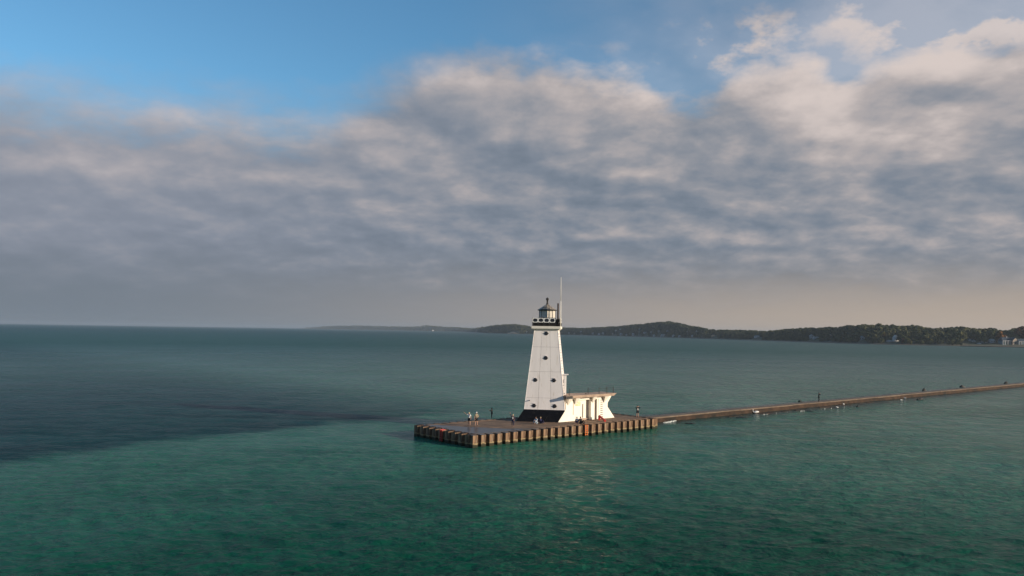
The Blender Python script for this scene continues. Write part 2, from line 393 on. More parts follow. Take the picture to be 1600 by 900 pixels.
# deck slabs with recessed joints; the middle is one core just below
MB().box(1.18, LEN-1.18, 1.18, WID-1.18, -1.5, 1.47).build('core', M['concrete'], pier)
nu, nv = 9, 3
for i in range(nu):
    for j in range(nv):
        a, b_ = 1.16+(LEN-2.32)*i/nu, 1.16+(LEN-2.32)*(i+1)/nu; c_, d_ = 1.16+(WID-2.32)*j/nv, 1.16+(WID-2.32)*(j+1)/nv
        z = 1.5+random.uniform(-.012, .012)
        MB().box(a+.02, b_-.02, c_+.02, d_-.02, 1.30, z).build('deck_slab', M['deck'], pier)
for (x0, x1, y0, y1) in ((.84, LEN-.84, .84, 1.15), (.84, LEN-.84, WID-1.15, WID-.84), (.84, 1.15, 1.16, WID-1.16), (LEN-1.15, LEN-.84, 1.16, WID-1.16)):
    MB().box(x0, x1, y0, y1, 1.1, 1.525).build('edge_beam', M['deck'], pier)
# sheet piles: one U-shaped pan, tapered webs, open trough at its side
def pile_mesh(name, pitch, m, dep=.95, ow=.56):
    pan = pitch*ow; wb = pitch*.025
    pr = [(0, 0), (wb, -dep), (wb+pan-2*.0, -dep), (wb*2+pan, 0), (pitch, 0)]
    th = .05; v = []; n = len(pr)
    for z in (-2.6, 1.47):
        for (x, y) in pr: v.append((x, y, z))
        for (x, y) in reversed(pr): v.append((x, y+th, z))
    k = 2*n; f = [(i, (i+1) % k, k+(i+1) % k, k+i) for i in range(k)]
    for i in range(n-1): f += [(i, k-1-i, k-2-i, i+1), (k+i, k+i+1, 2*k-2-i, 2*k-1-i)]
    me = mesh(name, v, f, m)
    return me
N1 = 27; p1 = LEN/N1; me1 = pile_mesh('sheet_pile', p1, M['rust']); N2 = 9; p2 = WID/N2; me2 = pile_mesh('sheet_pile', p2, M['rust'])
caps1 = MB().box(p1*.03, p1*.60, -.92, .2, 1.35, 1.5).me('pan_cap', M['deck'])
caps2 = MB().hexa([(p2*.03, .1, 1.2), (p2*.03, -.90, 1.2), (p2*.58, -.90, 1.2), (p2*.60, .1, 1.2)], [(p2*.03, .1, 1.58), (p2*.08, -.80, 1.52), (p2*.54, -.80, 1.52), (p2*.60, .1, 1.58)]).me('pan_cap', M['rust_dark'])
for side_ in range(4):
    n_, me_, pc, cp = ((N1, me1, p1, caps1), (N2, me2, p2, caps2), (N1, me1, p1, caps1), (N2, me2, p2, caps2))[side_]
    for i in range(n_):
        o = link('sheet_pile', me_, pier); c2 = link('pan_cap', cp, pier)
        if side_ == 0: loc, rz = (i*pc, .85, random.uniform(-.03, .02)), 0
        elif side_ == 1: loc, rz = (.85, WID-i*pc, 0), -math.pi/2
        elif side_ == 2: loc, rz = (LEN-i*pc, WID-.85, 0), math.pi
        else: loc, rz = (LEN-.85, i*pc, 0), math.pi/2
        o.location = loc; o.rotation_euler = (0, 0, rz+random.uniform(-.015, .015)); c2.location = loc; c2.rotation_euler = (0, 0, rz)
def wall_ladder(u, v, rz, m, label):
    b = MB()
    for s in (-.22, .22): b.tube((s, -1.0, .1), (s, -1.0, 1.5), .05, n=6)
    for k in range(5): b.tube((-.22, -1.0, .2+k*.3), (.22, -1.0, .2+k*.3), .035, n=6)
    for s in (-.22, .22): b.tube((s, -1.0, 1.5), (s, -.5, 1.58), .05, n=6)
    o = b.build('ladder', m, pier, label=label); o.location = (u, v, 0); o.rotation_euler = (0, 0, rz); return o
def uv_of(p): r = p-PO; return r.dot(UV), r.dot(VV)
uu, _ = uv_of(at_z(909.5, 669, 1.0)); wall_ladder(uu, .8, 0, M['orange'], 'orange ladder fixed on the sheet piling below the seated pair')
_, vv = uv_of(at_z(684.5, 675, 1.3)); wall_ladder(.8, vv, -math.pi/2, M['red'], 'red ladder fixed on the lake end of the pier')

# breakwater running on from the pier
BL = 1500.
bw = empty('breakwater', tuple(pf(LEN-.3, 0, 0)), ANG, label='low narrow concrete breakwater running from the pier to the right', cat='breakwater')
_, va = uv_of(at_z(1279, 629, .85)); _, vb = uv_of(at_z(1279, 626.6, .85)); va, vb = va, va+2.0
for i in range(60):
    a = i*6.; z = .85+random.uniform(-.008, .008); e = 6. if i < 59 else BL-59*6
    s = random.uniform(-.012, .012)
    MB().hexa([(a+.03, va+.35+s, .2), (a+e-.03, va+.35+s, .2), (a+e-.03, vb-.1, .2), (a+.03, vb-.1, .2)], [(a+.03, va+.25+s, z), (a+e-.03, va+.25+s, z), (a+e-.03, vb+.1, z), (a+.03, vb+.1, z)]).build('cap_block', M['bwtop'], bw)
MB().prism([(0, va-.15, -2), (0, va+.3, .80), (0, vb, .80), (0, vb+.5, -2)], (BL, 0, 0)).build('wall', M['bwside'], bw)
# worn toe ledge, a broken pale line at the waterline
b = MB(); x = 24.
while x < 78:
    L = random.uniform(2, 6); y = va-1.5+random.uniform(-.25, .25)-(.3 if x < 40 else 0)
    b.hexa([(x, y, -.6), (x+L, y+random.uniform(-.2, .2), -.6), (x+L, va-.2, -.6), (x, va-.2, -.6)], [(x+.1, y+.15, .04), (x+L-.1, y+.15, .04), (x+L-.1, va-.2, -.02), (x+.1, va-.2, -.02)])
    x += L+random.uniform(.3, 3)
b.build('toe_ledge', M['bwside'], bw)

# ---------------------------------------------------------------- lighthouse
lh = empty('lighthouse', tuple(TC), TA, label='white tapering square steel lighthouse with black base and black lantern roof', cat='lighthouse')
hw = lambda z: 2.92-(z-1.75)*(2.92-1.70)/(13.35-1.75)
Minv = Matrix.Rotation(-TA, 3, 'Z')
A0 = at_z(872, 660, 1.5); C0 = at_z(806, 658.5, 1.5)
la = Minv@(A0-TC); lc = Minv@(C0-TC)
MB().hexa([(lc.x, lc.y, 0), (la.x, la.y, 0), (la.x+.6, 3.2, 0), (lc.x, 4., 0)], [(-2.95, -2.95, 1.75), (2.95, -2.95, 1.75), (2.95, 2.95, 1.75), (-2.95, 2.95, 1.75)]).build('base', M['black'], lh)
for k in range(2):   # ribs on the black base, in line with the plate seams
    s = -.98+1.96*k
    p0 = Vector(((lc.x+la.x)/2+s*1.03, (lc.y+la.y)/2-.01, 0)); p1_ = Vector((s, -2.95, 1.75))
    MB().tube(p0, p1_, .035, n=4).build('base_rib', M['dark'], lh)
core = MB(); a, b_ = hw(1.75)-.05, hw(13.35)-.05
core.hexa([(-a, -a, 1.75), (a, -a, 1.75), (a, a, 1.75), (-a, a, 1.75)], [(-b_, -b_, 13.35), (b_, -b_, 13.35), (b_, b_, 13.35), (-b_, b_, 13.35)]).build('core', M['seam'], lh)
zs = [1.78, 3.42, 7.18, 10.75, 13.35]
def face_pt(fc_, s, z, o=0.):      # s in -1..1 across the face
    h = hw(z); p = Vector((s*h, -(h+o), z)); return Matrix.Rotation(fc_*math.pi/2, 3, 'Z') @ p
for fc_ in range(4):
    for r_ in range(4):
        for c_ in range(3):
            s0, s1 = -1+2*c_/3+.006*(c_ > 0), -1+2*(c_+1)/3-.006*(c_ < 2)
            z0, z1 = zs[r_]+(.012 if r_ else 0), zs[r_+1]-.012
            q = [(s0, z0), (s1, z0), (s1, z1), (s0, z1)]
            o_ = random.uniform(0, .006)
            MB().hexa([face_pt(fc_, s, z, -.05) for s, z in q], [face_pt(fc_, s*(1.0), z, o_) for s, z in q]).build('wall_plate', M['white'], lh)
    # corner angle irons
    MB().tube(face_pt(fc_, 1, 1.76), face_pt(fc_, 1, 13.34), .03, .03, n=6).build('corner_strip', M['white'], lh)
b = MB(); h = hw(1.75)+.03; b.box(-h, h, -h, h, 1.66, 1.80); b.build('base_trim', M['white'], lh)
def porthole(fc_, s, z):
    p = face_pt(fc_, s, z, .0); rt = Matrix.Rotation(fc_*math.pi/2, 3, 'Z')
    o = MB().lathe([(.18, -.02), (.275, -.02), (.275, .04), (.25, .06), (.18, .06)], n=20).build('porthole', M['dark'], lh, True)
    o.matrix_local = Matrix.Translation(p) @ rt.to_4x4() @ Matrix.Rotation(R(84), 4, 'X')
    MB().lathe([(.23, .03), (.23, .065), (.1, .07)], n=20).build('glass', M['blackglass'], o)
    MB().box(-.42, -.28, -.04, .04, .0, .06).build('hinge', M['dark'], o); MB().box(.28, .34, -.04, .04, .0, .06).build('hinge', M['dark'], o)
    MB().box(-.22, .22, .31, .335, .0, .10).build('drip_hood', M['white'], o)
for s, z in ((.03, 12.72), (.03, 9.15), (-.56, 5.95), (.53, 5.95), (-.52, 2.28), (.52, 2.28)): porthole(0, s, z)
for fc_ in (1, 2, 3):
    for s, z in ((0, 12.7), (0, 9.1), (-.5, 5.9), (.5, 5.9)): porthole(fc_, s, z)
# small things on the front face
MB().tube(face_pt(0, -.78, 3.02, .0), face_pt(0, -.78, 3.02, .28), .07, n=8).build('vent_pipe', M['dark'], lh)
# right face: ladder and the white service box above the signal building's roof
b = MB()
for s in (-.80, -.66): b.tube(face_pt(1, s, 3.9, .14), face_pt(1, s, 13.3, .14), .03, n=5)
b.build('ladder', M['white'], lh)
for k in range(24):
    z = 4.1+k*.39
    MB().tube(face_pt(1, -.84, z, .14), face_pt(1, -.62, z, .14), .055 if k % 3 == 0 else .03, n=5).build('rung', M['dark'], lh)
x0 = hw(5)
MB().box(x0-.3, x0+.42, -2.1, -1.0, 3.9, 6.75).build('service_box', M['white'], lh)
MB().box(x0-.3, x0+.72, -2.2, -.9, 6.75, 6.85).build('box_lid', M['white'], lh)
MB().box(x0+.1, x0+.13, -2.13, -2.1, 5.6, 6.1).build('latch', M['dark'], lh)
# gallery
MB().hexa([(-1.82, -1.82, 13.2), (1.82, -1.82, 13.2), (1.82, 1.82, 13.2), (-1.82, 1.82, 13.2)], [(-2.05, -2.05, 13.42), (2.05, -2.05, 13.42), (2.05, 2.05, 13.42), (-2.05, 2.05, 13.42)]).build('cornice', M['cream'], lh)
MB().box(-2.1, 2.1, -2.1, 2.1, 13.42, 13.78).build('gallery_floor', M['cream'], lh)
MB().lathe([(1.55, 13.78), (1.55, 14.72), (1.35, 14.86)], n=8).build('watch_drum', M['dark'], lh)
def ring_frame(w_, h_, t_, d_):
    v = []; f = []; pts = []
    ch = min(w_, h_)*.22
    def oct_(w, h, c): return [(-w+c, -h), (w-c, -h), (w, -h+c), (w, h-c), (w-c, h), (-w+c, h), (-w, h-c), (-w, -h+c)]
    A_, B_ = oct_(w_/2, h_/2, ch*.6), oct_(w_/2-t_, h_/2-t_, ch)
    for y in (-d_, d_):
        v += [(x, y, z) for x, z in A_]+[(x, y, z) for x, z in B_]
    for k in range(8):
        j = (k+1) % 8
        f += [(k, j, 8+j, 8+k), (16+k, 24+k, 24+j, 16+j), (k, 16+k, 16+j, j), (8+k, 8+j, 24+j, 24+k)]
    return v, f
fw = .84
fv, ff = ring_frame(fw-.02, .66, .085, .04); frame_me = mesh('panel_frame', fv, ff, M['whitecloth'])
pan_me = MB().box(-fw/2+.07, fw/2-.07, -.02, .02, -.27, .27).me('dark_panel', M['panel'])
post_me = MB().tube((0, 0, 13.78), (0, 0, 14.98), .035, n=6).me('railing_post', M['dark'])
for fc_ in range(4):
    rt = Matrix.Rotation(fc_*math.pi/2, 4, 'Z')
    cols = range(4) if fc_ != 1 else (0, 1, 3)
    for k in cols:
        x = -2.0+fw/2+k*fw*(1 if fc_ == 0 else 1.12)
        o = link('panel_frame', frame_me, lh); o.matrix_local = rt @ Matrix.Translation((x, -2.02, 14.64))
        o = link('dark_panel', pan_me, lh); o.matrix_local = rt @ Matrix.Translation((x, -2.0, 14.64))
        o = link('railing_post', post_me, lh); o.matrix_local = rt @ Matrix.Translation((x-fw/2, -2.0, 0))
    MB().tube((-2, -2, 14.06), (2, -2, 14.06), .03, n=6).build('rail', M['dark'], lh).matrix_local = rt
    MB().box(-1.9, 1.45, -1.9, -1.84, 13.80, 14.28).build('kick_plate', M['dark'], lh).matrix_local = rt
    o = link('railing_post', post_me, lh); o.matrix_local = rt @ Matrix.Translation((1.97, -1.97, 0))
# lantern: eight panes, one edge towards the viewer
def octv(r, z, k): a_ = -math.pi/2+k*math.pi/4-TA*.6; return Vector((r*math.cos(a_), r*math.sin(a_), z))
MB().lathe([(1.30, 14.72), (1.30, 15.02), (1.22, 15.06)], n=8, rot=-math.pi/2-TA*.6).build('lantern_sill', M['dark'], lh)
curtain = mat('lantern_curtain', (.40, .36, .29), .8, .2, 3)
for k in range(8):
    q = [octv(1.17, 15.05, k), octv(1.17, 15.05, k+1), octv(1.17, 16.12, k+1), octv(1.17, 16.12, k)]
    n_ = (q[1]-q[0]).cross(q[3]-q[0]).normalized()
    g_ = M['glass']
    MB().hexa([p-n_*.02 for p in q], [p+n_*.0 for p in q]).build('pane', g_, lh)
    MB().tube(octv(1.19, 15.02, k), octv(1.19, 16.14, k), .035, n=5).build('mullion', M['brownpipe'], lh)
MB().lathe([(1.0, 15.0), (1.0, 16.15)], n=8, rot=-math.pi/2-TA*.6).build('curtain', curtain, lh)
MB().lathe([(1.2, 16.10), (1.44, 16.12), (1.44, 16.24), (1.3, 16.27)], n=8, rot=-math.pi/2-TA*.6).build('eave', M['dark'], lh)
MB().lathe([(1.36, 16.26), (.72, 16.68), (.26, 16.98), (.16, 17.1)], n=8, rot=-math.pi/2-TA*.6).build('roof', M['roofmetal'], lh)
MB().lathe([(.20, 17.0), (.13, 17.25), (.12, 17.62), (.18, 17.68), (.22, 17.78), (.20, 17.92), (.10, 18.02), (.02, 18.08)], n=12).build('ventilator_ball', M['dark'], lh, True)
MB().tube((1.73, -1.75, 13.78), (1.73, -1.75, 17.15), .125, .12, n=10).build('stove_pipe', M['brownpipe'], lh, True)
b = MB(); b.tube((2.1, -1.55, 13.3), (2.1, -1.55, 17.5), .075, .06); b.tube((2.1, -1.55, 17.5), (2.1, -1.55, 21.0), .045, .028)
b.build('antenna', M['cream'], lh, True)

# ---------------------------------------------------------------- signal building
sb = empty('signal_building', tuple(A0), ANG, label='low cream concrete building with flat overhanging roof attached to the lighthouse', cat='building')
RZ = 3.42
def seg(poly, y0, y1, name='wall'): return MB().prism([(x, y0, z) for x, z in poly], (0, y1-y0, 0)).build(name, M['cream'], sb)
seg([(0, 0), (3.45, 0), (3.45, RZ), (1.55, RZ), (1.55, 1.75)], 0, .62)
seg([(8.32, 0), (11.9, 0), (10.35, 1.72), (10.35, 2.3), (11.25, RZ), (8.32, RZ)], 0, .62)
MB().box(1.6, 10.1, .62, 2.5, 0, RZ).build('back_room', M['cream'], sb)
MB().box(3.45, 7.0, .0, .62, 2.98, RZ-.002).build('lintel', M['cream'], sb)
MB().box(3.46, 5.95, .30, .62, .25, 2.97).build('recess_wall', M['cream'], sb)
MB().box(3.46, 6.15, .12, .30, .0, .24).build('step', M['roofc'], sb)
MB().box(6.62, 7.40, -.10, .40, 0, RZ-.004).build('pilaster', M['cream'], sb)
MB().box(7.41, 8.31, .01, .6, 3.0, RZ-.003).build('lintel', M['cream'], sb)
d = MB().box(7.41, 8.31, .56, .61, 0, 2.99).build('door', M['doordark'], sb)  # near-black sheet paints the shade inside the open doorway
MB().box(7.42, 7.56, .18, .55, 0, 2.98).build('frame', M['doorbrown'], d); MB().box(8.05, 8.30, .05, .55, 0, 2.98).build('frame', M['cream'], d)
MB().box(5.22, 5.32, .22, .30, .35, 2.35).build('grab_bar', M['doorbrown'], sb)
MB().box(2.98, 3.06, -.03, .0, .9, 3.0).build('downpipe', M['roofc'], sb)
pl = MB().box(3.75, 4.75, .26, .30, 2.15, 2.75).build('sign_board', mat('pale_yellow_board', (.62, .52, .28), .7), sb)
b = MB()
for (x, z, w_, h_) in ((3.87, 2.3, .06, .32), (3.87, 2.56, .28, .06), (3.87, 2.42, .26, .05), (4.1, 2.3, .06, .32), (4.3, 2.3, .06, .32), (4.36, 2.3, .2, .05), (4.36, 2.56, .2, .06), (4.55, 2.3, .06, .32)):
    b.box(x, x+w_, .252, .262, z, z+h_)
b.build('sign_lettering', M['cream'], pl)
MB().tube((3.55, .25, 2.5), (3.55, .05, 2.5), .06).build('lamp', M['dark'], sb)
for k in range(9):
    z = .28+k*.31
    MB().box(8.78 if k else 9.0, 9.22, -.10, -.03, z, z+.07).build('rung', M['dark'], sb)
roof = MB().hexa([(.62, -.95, RZ), (10.9, -.75, RZ), (10.9, 2.35, RZ), (.62, 2.35, RZ)], [(.62, -1.0, RZ+.38), (11.5, -.82, RZ+.38), (11.5, 2.4, RZ+.38), (.62, 2.4, RZ+.38)]).build('roof', M['roofc'], sb)
MB().box(.35, 1.75, -1.18, -1.005, RZ-.04, RZ+.34).build('gutter_box', M['dark'], sb)
for x in (1.95, 3.4, 7.0, 9.55):
    MB().hexa([(x-.08, -.02, 2.35), (x+.08, -.02, 2.35), (x+.08, .05, 2.35), (x-.08, .05, 2.35)], [(x-.42, -.68, RZ-.002), (x+.42, -.68, RZ-.002), (x+.42, .05, RZ-.002), (x-.42, .05, RZ-.002)]).build('bracket', M['cream'], sb)
xs_ = []
for px in (890.5, 919.5, 936.5, 948.5, 958.5):
    k = (px-800)/F; xs_.append(((A0.y+.3)*k-A0.x-.35)/(UV.x-UV.y*k))
for x in xs_: MB().tube((x, -.6, RZ+.38), (x, -.6, RZ+1.38), .05, n=6).build('railing_post', M['dark'], sb)
MB().tube((xs_[2], -.6, RZ+1.2), (xs_[4], -.6, RZ+1.2), .025, n=5).build('rail', M['dark'], sb)
MB().tube((xs_[0], -.6, RZ+.9), (xs_[4], -.6, RZ+.9), .016, n=5).build('rail', M['dark'], sb)
MB().box(4.9, 5.02, -.7, -.6, RZ+.42, RZ+.62).build('roof_bolt', M['dark'], sb)
def on_deck(px, py): p = at_z(px, py, 1.5); p.z = 1.51; return p
g = at_z(894.5, 657.3, 1.5)
tag(MB().box(-.35, .35, -.3, .25, 0, .62).build('electric_box', M['greybox'], label='small grey box standing against the foot of the cream wall', cat='box')).matrix_world = Matrix.Translation(pf(*uv_of(g), 1.51)) @ Matrix.Rotation(ANG, 4, 'Z')
p, q = on_deck(936.5, 656.5), on_deck(945.5, 659.3)
bd = MB(); bd.tube((0, 0, .62), (q-p)+Vector((0, 0, .14)), .15, .17, n=6); bd.box(-.14, .14, -.14, .14, 0, .62)
o = bd.build('painted_board', M['red'], label='red painted beam leaning on a block beside the dark doorway', cat='beam'); o.location = p

# ---------------------------------------------------------------- people
def skinned(name, nodes, edges, m, parent, sub=1):
    """nodes: list of (co, radius); first is the root. Grown with a Skin modifier, baked to one mesh."""
    me = bpy.data.meshes.new(name); me.from_pydata([tuple(c) for c, r in nodes], edges, []); me.update()
    o = bpy.data.objects.new(name, me); COL.objects.link(o)
    o.modifiers.new('skin', 'SKIN')
    sv = me.skin_vertices if len(me.skin_vertices) else None
    if sv is None:
        bm = bmesh.new(); bm.from_mesh(me); bm.verts.layers.skin.verify(); bm.to_mesh(me); bm.free(); sv = me.skin_vertices
    for i, (c, r) in enumerate(nodes):
        r2 = r if isinstance(r, tuple) else (r, r); sv[0].data[i].radius = r2; sv[0].data[i].use_root = (i == 0)
    s = o.modifiers.new('sub', 'SUBSURF'); s.levels = s.render_levels = sub
    dg = bpy.context.evaluated_depsgraph_get(); dg.update()
    out = bpy.data.meshes.new_from_object(o.evaluated_get(dg)); bpy.data.objects.remove(o); out.name = name
    out.materials.clear(); out.materials.append(m)
    for p_ in out.polygons: p_.use_smooth = True
    return link(name, out, parent)
def V(*a): return Vector(a)
STAND = dict(pel=V(0, 0, .94), waist=V(0, .01, 1.08), chest=V(0, 0, 1.28), neck=V(0, .01, 1.46), hb=V(0, -.01, 1.54), hc=V(0, -.02, 1.63), ht=V(0, -.01, 1.71),
             shL=V(-.17, 0, 1.40), elL=V(-.24, .02, 1.12), wrL=V(-.25, -.06, .87), shR=V(.17, 0, 1.40), elR=V(.24, .02, 1.12), wrR=V(.25, -.06, .87),
             hpL=V(-.09, 0, .90), knL=V(-.12, -.02, .49), anL=V(-.13, .02, .08), hpR=V(.09, 0, .90), knR=V(.12, -.02, .49), anR=V(.13, .02, .08))
def person(loc, rz, label, pose, skin, top, legs, hair, scale=1., shorts=False, sleeves=True, front=None, group=None, shoe='dark'):
    J = {k: v.copy() for k, v in STAND.items()}
    for k, v in pose.items(): J[k] = V(*v)
    root = empty('person', loc, rz, label=label, cat='person', group=group); root.scale = (scale,)*3
    nodes = []; edges = []; idx = {}
    def add(k, c, r, par=None):
        idx[k] = len(nodes); nodes.append((c, r))
        if par is not None: edges.append((idx[par], idx[k]))
    add('pel', J['pel'], (.13, .10)); add('waist', J['waist'], (.115, .085), 'pel'); add('chest', J['chest'], (.135, .10), 'waist')
    add('neck', J['neck'], .055, 'chest'); add('hb', J['hb'], (.055, .065), 'neck'); add('hc', J['hc'], (.078, .095), 'hb'); add('ht', J['ht'], (.06, .07), 'hc')
    fw_ = (J['hc']-J['hb']); f_ = V(0, -1, 0)
    add('nose', J['hc']+f_*.115+V(0, 0, -.02), .014, 'hc')
    for s in 'LR':
        sg = -1 if s == 'L' else 1
        add('sh'+s, J['sh'+s], .055, 'chest'); add('el'+s, J['el'+s], .042, 'sh'+s); add('wr'+s, J['wr'+s], .028, 'el'+s)
        d = (J['wr'+s]-J['el'+s]).normalized(); sd_ = d.cross(V(0, 1, .3)).normalized()
        add('pa'+s, J['wr'+s]+d*.07, (.036, .018), 'wr'+s)
        for i in range(4):
            o_ = (i-1.5)*.021; ln = (.075, .085, .08, .062)[i]
            add(f'k{i}{s}', J['wr'+s]+d*(.07+ln*.55)+sd_*o_, .009, 'pa'+s); add(f'f{i}{s}', J['wr'+s]+d*(.07+ln)+sd_*o_+V(0, -.015, 0), .008, f'k{i}{s}')
        add('th'+s, J['wr'+s]+d*.055-sd_*.055*sg, .010, 'pa'+s)
        add('hp'+s, J['hp'+s], .088, 'pel'); add('kn'+s, J['kn'+s], .058, 'hp'+s)
        add('ca'+s, J['kn'+s].lerp(J['an'+s], .3)+V(0, .015, 0), .055, 'kn'+s); add('an'+s, J['an'+s], .036, 'ca'+s)
        td = J.get('toe'+s, J['an'+s]+V(sg*.03, -.14, -.045)); add('he'+s, J['an'+s]+V(0, .03, -.045), .035, 'an'+s); add('to'+s, td, (.038, .028), 'an'+s)
    skinned('body', nodes, edges, M[skin], root)
    # shirt or jacket
    n2 = [(J['pel']+V(0, 0, .0), (.155, .125)), (J['waist'], (.14, .11)), (J['chest'], (.165, .125)), (J['neck']-V(0, 0, .05), (.085, .075))]; e2 = [(0, 1), (1, 2), (2, 3)]
    for s in 'LR':
        i = len(n2); en = J['el'+s].lerp(J['wr'+s], .85 if sleeves else -.35) if sleeves else J['sh'+s].lerp(J['el'+s], .7)
        n2.append((J['sh'+s], .078)); e2.append((2, i))
        if sleeves: n2 += [(J['el'+s], .06), (en, .046)]; e2 += [(i, i+1), (i+1, i+2)]
        else: n2.append((en, .064)); e2.append((i, i+1))
    skinned('jacket' if sleeves and top in ('blackcloth', 'plum') else 'shirt', n2, e2, M[top], root)
    n3 = [(J['pel'], (.15, .12))]; e3 = []
    for s in 'LR':
        i = len(n3); n3 += [(J['hp'+s], .105), (J['kn'+s] if not shorts else J['hp'+s].lerp(J['kn'+s], .85), .075 if not shorts else .088)]; e3 += [(0, i), (i, i+1)]
        if not shorts: n3.append((J['kn'+s].lerp(J['an'+s], .93), .052)); e3.append((i+1, i+2))
    skinned('shorts' if shorts else 'trousers', n3, e3, M[legs], root)
    for s in 'LR':
        a_ = J['an'+s]; td = J.get('toe'+s, a_+V((-1 if s == 'L' else 1)*.03, -.14, -.045))
        skinned('shoe', [(a_+V(0, .035, -.04), .042), (a_+V(0, 0, -.035), .048), (td, (.048, .036))], [(0, 1), (1, 2)], M[shoe], root)
    hd = J['hc']; b = MB()
    b.lathe([(.088, -.05), (.104, .0), (.102, .05), (.075, .095), (.03, .112), (.004, .115)], c=(hd.x, hd.y+.022, hd.z), n=12)
    b.build('hair', M[hair], root, True)
    for s in (-1, 1):
        MB().lathe([(.004, -.008), (.011, 0), (.004, .008)], c=(hd.x+s*.033, hd.y-.095, hd.z+.005), n=8).build('eye', M['blackglass'], root)
    if front:
        skinned('shirt_front', [(J['pel']+V(0, -.06, .08), (.085, .085)), (J['chest']+V(0, -.055, 0), (.075, .09)), (J['neck']+V(0, -.02, -.09), (.04, .07))], [(0, 1), (1, 2)], M[front], root)
    return root
def ground(px, py, z=1.5): p = at_z(px, py, z); p.z = z+.03; return p
person(ground(733, 665.2), R(-25), 'person in white shirt and black shorts with one arm stretched out towards the lake', dict(elL=(-.42, -.12, 1.50), wrL=(-.62, -.2, 1.66), hc=(-.02, -.04, 1.63)), 'skin', 'whitecloth', 'blackcloth', 'hairblond', 1.04, shorts=True, sleeves=False)
person(ground(744.2, 665.6), R(30), 'person in khaki shirt and white cap standing with legs apart beside the pointing person', dict(elR=(.30, -.05, 1.15), wrR=(.12, -.2, 1.12), anL=(-.17, .02, .08), anR=(.18, .02, .08)), 'skin', 'tancloth', 'blackcloth', 'whitecloth', 1.08, shorts=True, sleeves=False)
p4 = person(ground(768.3, 654.7), R(-85), 'dark dressed person alone in the tower shadow looking at a raised phone', dict(elL=(-.2, -.22, 1.2), wrL=(-.06, -.42, 1.34), elR=(.2, -.2, 1.2), wrR=(.05, -.40, 1.34)), 'skin', 'blackcloth', 'blackcloth', 'dark', .94)  # black clothes and hair carry the tower's shade on this figure
MB().box(-.04, .04, -.49, -.475, 1.34, 1.48).build('phone', M['dark'], None, label='dark phone held up by the person in the tower shadow', cat='phone').matrix_world = p4.matrix_basis.copy()
person(ground(801.3, 667), R(-20), 'person in plum jacket and dark trousers with an arm raised above the head', dict(elL=(-.30, -.10, 1.58), wrL=(-.36, -.18, 1.86), elR=(.27, -.02, 1.14), wrR=(.24, -.16, .95)), 'skin', 'plum', 'navy', 'hairblond', .97, front='whitecloth')
SIT = dict(pel=(0, 0, .14), waist=(0, -.03, .28), chest=(0, -.06, .48), neck=(0, -.08, .66), hb=(0, -.11, .74), hc=(0, -.13, .83), ht=(0, -.12, .91), shL=(-.17, -.05, .60), shR=(.17, -.05, .60),
           elL=(-.22, -.22, .42), wrL=(-.10, -.42, .44), elR=(.22, -.22, .42), wrR=(.10, -.42, .44), hpL=(-.09, -.02, .13), knL=(-.13, -.38, .45), anL=(-.13, -.62, .08), hpR=(.09, -.02, .13), knR=(.13, -.38, .45), anR=(.13, -.62, .08))
LEAN = dict(SIT); LEAN.update(elL=(-.26, .16, .36), wrL=(-.28, .26, .08), elR=(.26, .16, .36), wrR=(.28, .26, .08), knL=(-.12, -.42, .22), anL=(-.12, -.80, .07), chest=(0, .04, .46), neck=(0, .06, .64), hb=(0, .03, .72), hc=(0, .02, .81), ht=(0, .03, .89), shL=(-.17, .05, .58), shR=(.17, .05, .58))
person(ground(838.2, 662.2), R(-35), 'person in pale blue top sitting on the deck below the black tower base', SIT, 'skin', 'blue', 'blue', 'hairbrown', 1.05)
person(ground(844.8, 662), R(35), 'person in black sitting beside the one in pale blue below the tower base', LEAN, 'skin', 'navy', 'navy', 'hairblond', 1.0)
person(ground(901.7, 661.8), R(-20), 'person in white top sitting on the deck before the cream recess', SIT, 'skin', 'whitecloth', 'navy', 'hairbrown', 1.02)
person(ground(907.3, 662.4), R(40), 'person in black sitting close beside the one in white above the orange ladder', LEAN, 'skin', 'blackcloth', 'blackcloth', 'hairbrown', 1.1)
person(ground(996.2, 652.3), R(8), 'person in black jacket and white shirt with bare legs holding both hands to the face', dict(elL=(-.34, -.12, 1.38), wrL=(-.12, -.14, 1.58), elR=(.34, -.12, 1.38), wrR=(.12, -.14, 1.58)), 'skin', 'blackcloth', 'blackcloth', 'hairbrown', 1.03, shorts=True, front='whitecloth')
person(ground(1279.5, 628.2, .85), R(80), 'dark dressed person standing alone far out on the breakwater with raised elbows', dict(elL=(-.26, -.2, 1.36), wrL=(-.08, -.22, 1.58), elR=(.26, -.2, 1.36), wrR=(.08, -.22, 1.58)), 'skin', 'blackcloth', 'blackcloth', 'dark', 1.1)

